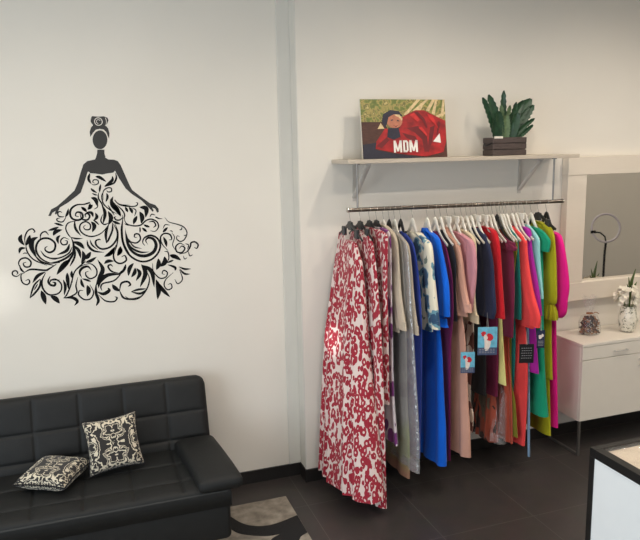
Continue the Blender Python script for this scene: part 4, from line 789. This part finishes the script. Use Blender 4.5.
M['p_skin'] = mat('photo_skin', (182, 116, 88), .5, var=.15, scale=50); M['p_straw'] = mat('photo_straw', (212, 186, 140), .5, var=.2, scale=60); M['p_white'] = mat('photo_white', (238, 232, 224), .5); M['p_brightred'] = mat('photo_bright_red', (200, 40, 40), .5, var=.25, scale=30); M['p_darkred'] = mat('photo_dark_red', (104, 20, 26), .5, var=.2)
m = MB(); layers = [
 (0, [(72, 425), (569, 425), (569, 73), (72, 73)]),
 (1, [(72, 207), (205, 210), (225, 262), (330, 230), (569, 330), (569, 425), (72, 425)]),
 (5, [(318, 172), (400, 86), (424, 80), (335, 176)]), (5, [(372, 150), (455, 84), (470, 90), (395, 160)]), (5, [(405, 148), (432, 108), (442, 112), (418, 155)]), (5, [(452, 150), (492, 72), (512, 72), (470, 158)]), (5, [(486, 170), (512, 74), (524, 74), (504, 180)]), (5, [(500, 190), (569, 160), (569, 176), (505, 203)]), (5, [(540, 180), (556, 73), (569, 73), (556, 190)]), (5, [(162, 250), (182, 216), (202, 250)]),
 (2, [(300, 192), (340, 168), (390, 148), (440, 150), (500, 182), (566, 215), (566, 330), (545, 395), (440, 418), (330, 405), (250, 392), (145, 366), (150, 325), (205, 248), (240, 258), (292, 247)]),
 (7, [(330, 250), (400, 240), (450, 300), (455, 390), (430, 392), (420, 320), (380, 280)]), (7, [(470, 250), (500, 240), (480, 330), (455, 395), (448, 390)]), (7, [(300, 275), (380, 300), (400, 340), (330, 310)]),
 (4, [(262+46*math.cos(t), 208+40*math.sin(t)) for t in [2*PI*j/24 for j in range(24)]]),
 (3, [(188, 205), (198, 165), (240, 142), (290, 150), (312, 182), (300, 180), (258, 168), (228, 184), (216, 226), (204, 246)]),
 (5, [(262, 168), (292, 171), (310, 196), (304, 206), (288, 186), (266, 175)]),
 (3, [(222, 246), (284, 248), (292, 300), (252, 316), (214, 300)]),
 (3, [(240, 199), (254, 197), (254, 203), (240, 205)]), (3, [(276, 201), (290, 205), (289, 211), (275, 207)]), (7, [(250, 230), (266, 236), (282, 232), (268, 242)]),
 (6, [(484, 332), (526, 286), (531, 342)]),
 (7, [(380, 160), (400, 156), (440, 200), (455, 250), (445, 255), (425, 210)]), (7, [(520, 215), (535, 225), (515, 290), (505, 300)]), (7, [(150, 350), (210, 300), (225, 318), (180, 362)]), (8, [(350, 175), (378, 162), (410, 205), (395, 215)]), (8, [(455, 170), (490, 185), (520, 260), (500, 235), (470, 200)]), (8, [(400, 250), (420, 245), (450, 290), (445, 300)]), (3, [(72, 340), (150, 330), (140, 372), (250, 398), (340, 412), (440, 425), (72, 425)]),
]
for k, (mi, P) in enumerate(layers):
    m.cur = mi; m.poly([pp(x, y, .0006+.00025*k) for x, y in P])
m.build('photo', [M['p_leaf'], M['p_wood'], M['p_red'], M['p_hat'], M['p_skin'], M['p_straw'], M['p_white'], M['p_darkred'], M['p_brightred']], pic, recalc=False)
m = MB(); y0, y1 = 391, 321; d_ = .012
def quad(P): m.poly([pp(x, y, d_) for x, y in P])
def letM(a, b):
    w_ = (b-a); s_ = w_*.24
    quad([(a, y0), (a+s_, y0), (a+s_, y1), (a, y1)]); quad([(b-s_, y0), (b, y0), (b, y1), (b-s_, y1)])
    quad([(a, y1), (a+s_*1.1, y1), (a+w_/2+s_*.45, y0-6), (a+w_/2-s_*.45, y0-6)]); quad([(b-s_*1.1, y1), (b, y1), (a+w_/2+s_*.45, y0-6), (a+w_/2-s_*.45, y0-6)])
letM(246, 294); letM(338, 387)
a, b = 301, 332; s_ = 11
quad([(a, y0), (a+s_, y0), (a+s_, y1), (a, y1)]); quad([(a, y1), (b-8, y1), (b-4, y1+12), (a, y1+12)]); quad([(a, y0), (b-8, y0), (b-4, y0-12), (a, y0-12)]); quad([(b-8, y1), (b, y1+12), (b, y0-12), (b-8, y0), (b-11, y0-12), (b-11, y1+12)])
m.build('lettering', M['p_white'], pic, recalc=False)

# ------------------------------------------------------------------ plant in a slatted crate
pl = thing('potted_plant', 'green leafy plant in a dark wooden slatted crate on the shelf', 'plant', (2.575, 3.765, SZ))
M['crate'] = mat('dark_stained_wood', (72, 60, 56), .65, var=.25, scale=25, stretch=(1, 6, 6)); M['leafg'] = mat('waxy_leaf', (36, 66, 42), .42, var=.3, scale=30); M['leafl'] = mat('pale_leaf_edge', (92, 112, 76), .5, var=.3, scale=30); M['soil'] = mat('soil', (40, 30, 24), .9)
cx0, cx1, cy0, cy1 = 2.452, 2.700, 3.71, 3.83
cr = MB(); cr.box(cx0+.006, cx1-.006, cy0+.006, cy1-.006, SZ+.001, SZ+.10); crate = cr.build('crate', M['crate'], pl)
for k in range(3):
    z = SZ+.002+k*.039
    m = MB(); m.box(cx0, cx1, cy0, cy0+.008, z, z+.034, .002, 1); m.box(cx0, cx1, cy1-.008, cy1, z, z+.034, .002, 1); m.box(cx0, cx0+.008, cy0+.008, cy1-.008, z, z+.034, .002, 1); m.box(cx1-.008, cx1, cy0+.008, cy1-.008, z, z+.034, .002, 1)
    m.build('slat', M['crate'], crate)
m = MB(); m.box(cx0+.012, cx1-.012, cy0+.012, cy1-.012, SZ+.095, SZ+.104); m.build('soil', M['soil'], pl)
for x, s_ in ((cx0-.002, -1), (cx1+.002, 1)):
    m = MB(); m.tube([(x, 3.725, SZ+.08), (x+s_*.012, 3.745, SZ+.07), (x+s_*.014, 3.765, SZ+.062), (x+s_*.012, 3.79, SZ+.07), (x, 3.81, SZ+.08)], .004, 6); m.build('rope_handle', M['black'], pl, True)
m = MB(); m.box(2.458, 2.52, 3.708, 3.71, SZ+.108, SZ+.122); m.build('white_label', M['whitelam'], pl)
def blade(base, tip, width, bend, mt, nl=9, serr=.25):
    b, t = Vector(base), Vector(tip); ax = t-b; n = Vector((-.25, -1, .15)).normalized(); sd = ax.normalized().cross(n).normalized(); m = MB(); rows = []
    K = nl*2
    for i in range(K+1):
        u = i/K; c = b+ax*u+n*(-bend*math.sin(PI*u*.5)*0)+sd*bend*math.sin(PI*u)
        w_ = width*(.30+.70*math.sin(PI*min(1, .12+u*.86))**.7)*(1-serr*(i % 2))*(1 if u < .97 else .35)
        rows.append([c-sd*w_/2+n*.010, c-sd*w_/4+n*.004, c, c+sd*w_/4+n*.004, c+sd*w_/2+n*.010])
    vs = [p for r in rows for p in r]; fs = []
    for i in range(K):
        for j in range(4): fs.append((i*5+j, i*5+j+1, (i+1)*5+j+1, (i+1)*5+j))
    off = len(vs); vs += [p-n*.003 for p in vs]; fs += [tuple(q+off for q in f_)[::-1] for f_ in fs]
    rim = [i*5 for i in range(K+1)]+[K*5+j for j in range(1, 5)]+[i*5+4 for i in range(K-1, -1, -1)]+[j for j in range(3, 0, -1)]
    fs += [(rim[k], rim[(k+1) % len(rim)], off+rim[(k+1) % len(rim)], off+rim[k]) for k in range(len(rim))]
    m.add(vs, fs); return m.build('leaf', mt, pl, True)
zb = SZ+.10
for bx, by, tx, ty, tz, w_, bd, mt in [
 (2.51, 3.77, 2.395, 3.76, 2.445, .060, .014, 0), (2.53, 3.76, 2.432, 3.75, 2.462, .072, .012, 0), (2.56, 3.78, 2.556, 3.77, 2.490, .056, .0, 0), (2.58, 3.79, 2.612, 3.78, 2.400, .048, .0, 1), (2.60, 3.78, 2.652, 3.77, 2.420, .050, .0, 0),
 (2.60, 3.77, 2.700, 3.76, 2.430, .075, -.02, 0), (2.61, 3.76, 2.748, 3.75, 2.440, .105, -.024, 0), (2.64, 3.76, 2.762, 3.74, 2.40, .080, -.012, 0), (2.63, 3.75, 2.758, 3.72, 2.315, .040, -.01, 0), (2.65, 3.75, 2.748, 3.72, 2.275, .036, -.0, 0), (2.50, 3.75, 2.458, 3.72, 2.30, .050, .0, 0),
 (2.53, 3.75, 2.490, 3.72, 2.36, .070, .0, 0), (2.56, 3.74, 2.550, 3.72, 2.34, .064, .0, 1), (2.60, 3.74, 2.630, 3.72, 2.35, .075, 0, 0), (2.55, 3.76, 2.520, 3.74, 2.40, .050, 0, 1), (2.58, 3.75, 2.600, 3.73, 2.30, .05, 0, 0)]:
    blade((bx, by, zb), (tx, ty, tz), w_*.9, bd, M['leafl'] if mt else M['leafg'])

# ------------------------------------------------------------------ mirror
mi = thing('wall_mirror', 'large wall mirror in a wide white frame right of the clothes rail', 'mirror', (3.95, YR, 1.5))
MX0, MX1 = 3.166, 4.75
m = MB(); m.box(MX0, MX1, 3.870, YR-.001, 1.936, 2.062, .002, 1); m.box(MX0, MX1, 3.870, YR-.001, 1.040, 1.170, .002, 1); m.box(MX0+.003, MX0+.163, 3.875, YR-.001, 1.170, 1.936, .002, 1); m.box(MX1-.163, MX1-.003, 3.875, YR-.001, 1.170, 1.936, .002, 1)
m.build('frame', M['frame'], mi)
m = MB(); m.box(MX0+.155, MX1-.155, 3.922, YR-.002, 1.165, 1.94); m.build('mirror_glass', M['mirror'], mi)

# ------------------------------------------------------------------ sideboard
cb = thing('sideboard', 'white sideboard on steel sled legs under the mirror', 'cabinet', (3.75, 3.76, 0))
CX0, CX1, CY0, CY1, CZ0, CZ1 = 3.115, 4.40, 3.588, 3.925, .252, .809
m = MB(); m.box(CX0, CX1, CY0+.018, CY1, CZ0, CZ1-.022, .002, 1); m.build('carcass', M['whitelam'], cb)
m = MB(); m.box(CX0-.002, CX1+.002, CY0-.002, CY1, CZ1-.022, CZ1, .002, 1); m.build('top', M['whitelam'], cb)
for k in range(2):
    a = CX0+.003+k*.642; b = a+.637
    m = MB(); m.box(a, b, CY0, CY0+.018, .693, CZ1-.025, .0015, 1); dr = m.build('drawer', M['whitelam'], cb)
    c = (a+b)/2; m = MB(); m.tube([(c-.05, CY0, .735), (c-.05, CY0-.02, .735), (c+.05, CY0-.02, .735), (c+.05, CY0, .735)], .005, 8); m.build('handle', M['handle'], dr, True)
    m = MB(); m.box(a, b, CY0, CY0+.018, CZ0+.003, .689, .0015, 1); do = m.build('door', M['whitelam'], cb)
    hx_ = b-.145+.29*0 if k == 0 else a+.145; m = MB(); m.tube([(hx_, CY0, .60), (hx_, CY0-.02, .60), (hx_, CY0-.02, .65), (hx_, CY0, .65)], .005, 8); m.build('handle', M['handle'], do, True)
for x in (CX0+.012, CX1-.012):
    m = MB()
    m.box(x-.0075, x+.0075, CY0+.004, CY0+.019, 0.001, CZ0); m.box(x-.0075, x+.0075, CY1-.025, CY1-.01, 0.001, CZ0); m.box(x-.0075, x+.0075, CY0+.019, CY1-.025, 0.001, .016)
    m.build('leg', M['steel'], cb)

# vase with flowers
va = thing('flower_vase', 'clear patterned glass vase of white flowers on the sideboard', 'vase', (3.63, 3.737, CZ1))
M['glassy'] = pattern('patterned_glass', [(0, (84, 84, 68)), (.40, (150, 148, 128)), (.45, (234, 228, 212))], kind='noise', scale=42, distort=.6, rough=.15, sheen=0, const=False); M['petal'] = mat('white_petals', (226, 218, 200), .8, var=.1, scale=60); M['stem'] = mat('green_stem', (78, 96, 46), .6, var=.25, scale=40)
M['vnet'] = mat('pale_vase_pattern', (214, 208, 192), .3, var=.3, scale=40)
m = MB(); prof = [(.030, .811), (.042, .814), (.056, .85), (.063, .90), (.060, .94), (.052, .97), (.055, 1.0)]; m.lathe(3.63, 3.737, prof+[(.049, .998), (.046, .97), (.054, .94), (.057, .90), (.05, .855), (.03, .83)], 28); ve = m.build('vase_body', M['glassy'], va, True)
m = MB()
for s_ in (-1, 1):
    for k in range(9):
        P = []
        for i in range(13):
            u = i/12; z = .822+u*.15; r = .0575 if .85 < z < .95 else (.05 if z < .85 else .0555); r = .045+.019*math.sin(PI*min(1, max(0, (z-.80)/.19))); a_ = 2*PI*k/9+s_*u*1.5+.25*math.sin(u*7)
            P.append((3.63+r*math.cos(a_), 3.737+r*math.sin(a_), z))
        m.tube(P, .0022, 5)
m.build('raised_pattern', M['vnet'], ve, True)
rnd = random.Random(3)
for k in range(44):
    a_ = rnd.uniform(0, 2*PI); e_ = rnd.uniform(-.35, 1.1); cc = Vector((3.615, 3.73, 1.055)); dv0 = Vector((math.cos(a_)*math.cos(e_), math.sin(a_)*math.cos(e_), math.sin(e_)))
    c = cc+Vector((dv0.x*(.105 if dv0.x < 0 else .075), dv0.y*.07, dv0.z*.095))*rnd.uniform(.75, 1.05)
    n0 = (dv0+Vector((0, -.6, .2))).normalized(); u0 = n0.orthogonal().normalized(); v0 = n0.cross(u0); m = MB()
    for q in range(5):
        b_ = 2*PI*q/5+k; dv = u0*math.cos(b_)+v0*math.sin(b_); sd = n0.cross(dv); l = rnd.uniform(.020, .028); w_ = l*.42
        m.add([c-n0*.004, c+dv*l*.55+sd*w_+n0*.004, c+dv*l+n0*.008, c+dv*l*.55-sd*w_+n0*.004, c-n0*.008, c+dv*l*.55-n0*.002], [(0, 1, 2, 3), (4, 1, 0), (4, 3, 5), (5, 2, 1), (5, 3, 2), (4, 5, 1), (0, 3, 4)])
    m.build('flower', M['petal'], va)
for k in range(6):
    a_ = k*1.05; m = MB(); m.tube([(3.63, 3.737, .83), (3.63+.02*math.cos(a_), 3.737+.02*math.sin(a_), .97), (3.63+.05*math.cos(a_), 3.737+.04*math.sin(a_), 1.06)], .0018, 5); m.build('stem', M['stem'], va, True)
m = MB(); m.tube([(3.635, 3.737, .95), (3.64, 3.737, 1.08), (3.645, 3.735, 1.18), (3.668, 3.73, 1.265)], [.004, .007, .009, .002], 7, flat=(.5, 1.6)); m.build('sprig', M['stem'], va, True)
for k, (tx, tz) in enumerate(((3.60, 1.16), (3.61, 1.21), (3.69, 1.17))):
    m = MB(); m.tube([(3.643, 3.737, 1.06+.03*k), ((3.643+tx)/2, 3.735, (1.1+tz)/2), (tx, 3.733, tz)], [.003, .009, .001], 6, flat=(.4, 1.4)); m.build('sprig', M['stem'], va, True)

# cellophane bag of potpourri
pb = thing('gift_bag', 'tied clear bag of brown potpourri on the sideboard, left of the vase', 'gift bag', (3.334, 3.779, CZ1))
M['pot1'] = mat('potpourri_brown', (84, 46, 30), .8, var=.35, scale=60); M['pot2'] = mat('potpourri_pale', (150, 100, 66), .8, var=.25, scale=60); M['pot3'] = mat('potpourri_dark', (46, 24, 20), .8, var=.3, scale=60)
piece = [[], [], []]
mm = [MB(), MB(), MB()]
for k in range(260):
    z = rnd.uniform(.820, .938); R4 = .070*(1-max(0, (z-.89)/.10)); a_ = rnd.uniform(0, 2*PI); r = R4*math.sqrt(rnd.uniform(.1, 1))
    c = Vector((3.334+r*math.cos(a_), 3.779+r*.8*math.sin(a_), z)); s_ = rnd.uniform(.007, .012)
    bm = bmesh.new(); bmesh.ops.create_icosphere(bm, subdivisions=2, radius=s_); rot = Matrix.Rotation(rnd.uniform(0, 6), 3, Vector((rnd.random(), rnd.random(), rnd.random()+.1)).normalized()); sc = Matrix.Diagonal((1, rnd.uniform(.5, 1), rnd.uniform(.3, .8)))
    vs = [c+rot @ (sc @ v.co) for v in bm.verts]; mm[k % 3].add(vs, [[v.index for v in f_.verts] for f_ in bm.faces]); bm.free()
for q, nm in zip(mm, ('pot1', 'pot2', 'pot3')):
    o = q.build('potpourri', M[nm], pb); o['kind'] = 'stuff'
m = MB(); R5 = []
for z, r in ((.8105, .055), (.82, .074), (.86, .077), (.91, .073), (.945, .058), (.962, .02), (.975, .022), (1.01, .034), (1.05, .042), (1.085, .05)):
    R5.append([(3.334-(z-.81)*.06+r*(1+.10*math.sin(7*t+z*30))*math.cos(t), 3.779+r*.85*(1+.10*math.sin(5*t))*math.sin(t), z+(.012*math.sin(4*t) if z > 1.04 else 0)) for t in [2*PI*j/40 for j in range(40)]])
m.loft(R5, True, False); m.build('cellophane', M['cello'], pb, True)
m = MB(); m.tube([(3.325+.021*math.cos(t), 3.779+.018*math.sin(t), .964) for t in [2*PI*j/20 for j in range(21)]], .004, 6)
m.tube([(3.325, 3.761, .964), (3.30, 3.75, .978), (3.275, 3.748, .972)], .003, 5); m.tube([(3.325, 3.761, .964), (3.355, 3.75, .975), (3.38, 3.748, .962)], .003, 5)
m.build('ribbon', M['pot2'], pb, True)

# ------------------------------------------------------------------ counter
ct_ = thing('display_counter', 'black framed white counter with cream lined glazed top, in front of the sideboard', 'counter', (2.2, 1.4, 0))
KX0, KX1, KY0, KY1, KZ = 1.764, 2.50, .75, 1.966, 1.0
F = .026
m = MB()
for x in (KX0, KX1-F):
    for y in (KY0, KY1-F): m.box(x, x+F, y, y+F, 0.001, KZ-.036)
m.box(KX0, KX1, KY0, KY0+.03, KZ-.036, KZ, .001, 1); m.box(KX0, KX1, KY1-.028, KY1, KZ-.036, KZ, .001, 1); m.box(KX0, KX0+.037, KY0+.03, KY1-.028, KZ-.036, KZ, .001, 1); m.box(KX1-.037, KX1, KY0+.03, KY1-.028, KZ-.036, KZ, .001, 1)
for x in (KX0, KX1-F): m.box(x, x+F, KY0+F, KY1-F, .001, .06)
for y in (KY0, KY1-F): m.box(KX0+F, KX1-F, y, y+F, .001, .06)
m.build('frame', M['counterframe'], ct_)
m = MB(); m.box(KX0+.003, KX0+.012, KY0+F, KY1-F, .06, KZ-.036); m.build('side_panel', M['counterpanel'], ct_)
m = MB(); m.box(KX0+F, KX1-F, KY1-.012, KY1-.003, .06, KZ-.036); m.build('rear_panel', M['counterpanel'], ct_)
m = MB(); m.box(KX0+.037, KX1-.037, KY0+.03, KY1-.028, KZ-.036, KZ-.018); m.build('cream_lining', M['tray'], ct_)
m = MB(); m.box(KX0+.037, KX1-.037, KY0+.03, KY1-.028, KZ-.008, KZ-.003); m.build('glass_top', M['cello'], ct_)

# ------------------------------------------------------------------ ring light seen in the mirror
rl = thing('ring_light', 'ring light with phone clip on a black stand, seen in the mirror', 'ring light', (5.52, 1.76, 0))
M['ringw'] = mat('ring_diffuser', (196, 188, 194), .4)
c = Vector((5.52, 1.76, 1.21)); m = MB(); ax_u = Vector((.86, .50, 0)); ax_v = Vector((.12, -.2, .97)).normalized()
m.tube([c+ax_u*.150*math.cos(t)+ax_v*.158*math.sin(t) for t in [2*PI*j/48 for j in range(49)]], .0125, 8, cap=False); m.build('ring', M['ringw'], rl, True)
m = MB(); b_ = c-ax_v*.168; m.tube([b_, (5.52, 1.76, .9), (5.52, 1.76, .35)], .0125, 10); m.build('pole', M['black'], rl, True)
for k in range(3):
    a_ = 2*PI*k/3+.4; m = MB(); m.tube([(5.52, 1.76, .45), (5.52+.3*math.cos(a_), 1.76+.3*math.sin(a_), .01)], .009, 8); m.build('leg', M['black'], rl, True)
m = MB(); m.tube([b_+Vector((0, 0, .01)), b_+ax_v*.07-ax_u*.01, b_+ax_v*.115-ax_u*.06, b_+ax_v*.12-ax_u*.11], .008, 8); gn = m.build('gooseneck', M['black'], rl, True)
q = b_+ax_v*.122-ax_u*.135; m = MB(); m.box(q.x-.03, q.x+.03, q.y-.012, q.y+.012, q.z-.016, q.z+.016, .004, 1); m.build('phone_clip', M['black'], gn)

# ------------------------------------------------------------------ light
def area(name, loc, rot, sx, sy, power, color):
    l = bpy.data.lights.new(name, 'AREA'); l.shape = 'RECTANGLE'; l.size = sx; l.size_y = sy; l.energy = power; l.color = color
    o = bpy.data.objects.new(name, l); COL.objects.link(o); o.location = loc; o.rotation_euler = rot; return o
def spot(name, loc, target, power, color, size=110, blend=.7, radius=.05):
    l = bpy.data.lights.new(name, 'SPOT'); l.energy = power; l.color = color; l.spot_size = math.radians(size); l.spot_blend = blend; l.shadow_soft_size = radius
    o = bpy.data.objects.new(name, l); COL.objects.link(o); o.location = loc; o.rotation_euler = (Vector(target)-Vector(loc)).to_track_quat('-Z', 'Y').to_euler(); return o
WARM = (1.0, .895, .77); COOL = (.80, .91, 1.0); FILL = (.94, .97, 1.0)
for x, p in ((-1.4, 38), (.2, 34), (2.0, 46), (3.4, 46)):
    spot('ceiling_or_fill_spot', (x, 2.80, ZC-.02), (x, 3.35, 0), p, WARM, 152, 1.0, .06)
spot('ceiling_or_fill_spot', (4.6, 2.3, ZC-.02), (3.9, 3.6, .5), 55, WARM, 120, 1.0, .08)  # added fill lamp, aimed to brighten the sideboard and mirror frame
for x, p in ((-.6, 30), (1.4, 46), (2.7, 46), (4.8, 40), (6.0, 40)):
    spot('ceiling_or_fill_spot', (x, 1.9, ZC-.02), (x, 2.5, 0), p, WARM, 160, 1.0, .05)
spot('ceiling_or_fill_spot', (5.4, -.6, ZC-.02), (5.8, 0, 0), 135, WARM, 160, 1.0, .08)  # added fill lamp, lifts the right wall reflected in the mirror
area('window_or_fill_light', (X0+.02, (WY0+WY1)/2, (WZ0+WZ1)/2), (0, -PI/2, 0), WZ1-WZ0, WY1-WY0, 88, COOL)
area('window_or_fill_light', (.9, Y0+.02, 1.3), (PI/2, 0, 0), 4.1, 1.9, 42, FILL)  # added frontal fill from behind the camera for lower wall, garments and sideboard
spot('sun_glint', (X0+.05, 1.7, 1.7), (1.37, 3.76, 1.0), 520, (1, .97, .95), 3.6, .9, .02)
spot('sun_glint', (X0+.05, .4, 2.3), (-.52, 4.06, 1.40), 120, (1, 1, .98), 5.0, 1.0, .02)
wd_ = bpy.data.worlds.new('world'); SC.world = wd_; wd_.use_nodes = True
wd_.node_tree.nodes['Background'].inputs[0].default_value = (.75, .85, 1, 1); wd_.node_tree.nodes['Background'].inputs[1].default_value = .4


# ------------------------------------------------------------------ camera
R_ = Matrix([[0.94365, -0.077684, 0.321699], [-0.330279, -0.159402, 0.930326], [-0.020992, -0.984153, -0.176077]])
cam = bpy.data.cameras.new('camera'); cam.sensor_width = 36; cam.lens = 675/640*36; cam.clip_start = .05
co = bpy.data.objects.new('camera', cam); COL.objects.link(co)
right, down, fwd = R_.col[0], R_.col[1], R_.col[2]
mw = Matrix((right, -down, -fwd)).transposed().to_4x4(); mw.translation = (0, 0, 2.15); co.matrix_world = mw
SC.camera = co
SC.view_settings.view_transform = 'Standard'; SC.view_settings.look = 'None'; SC.view_settings.exposure = .17; SC.view_settings.gamma = 1
SC.cycles.use_denoising = True
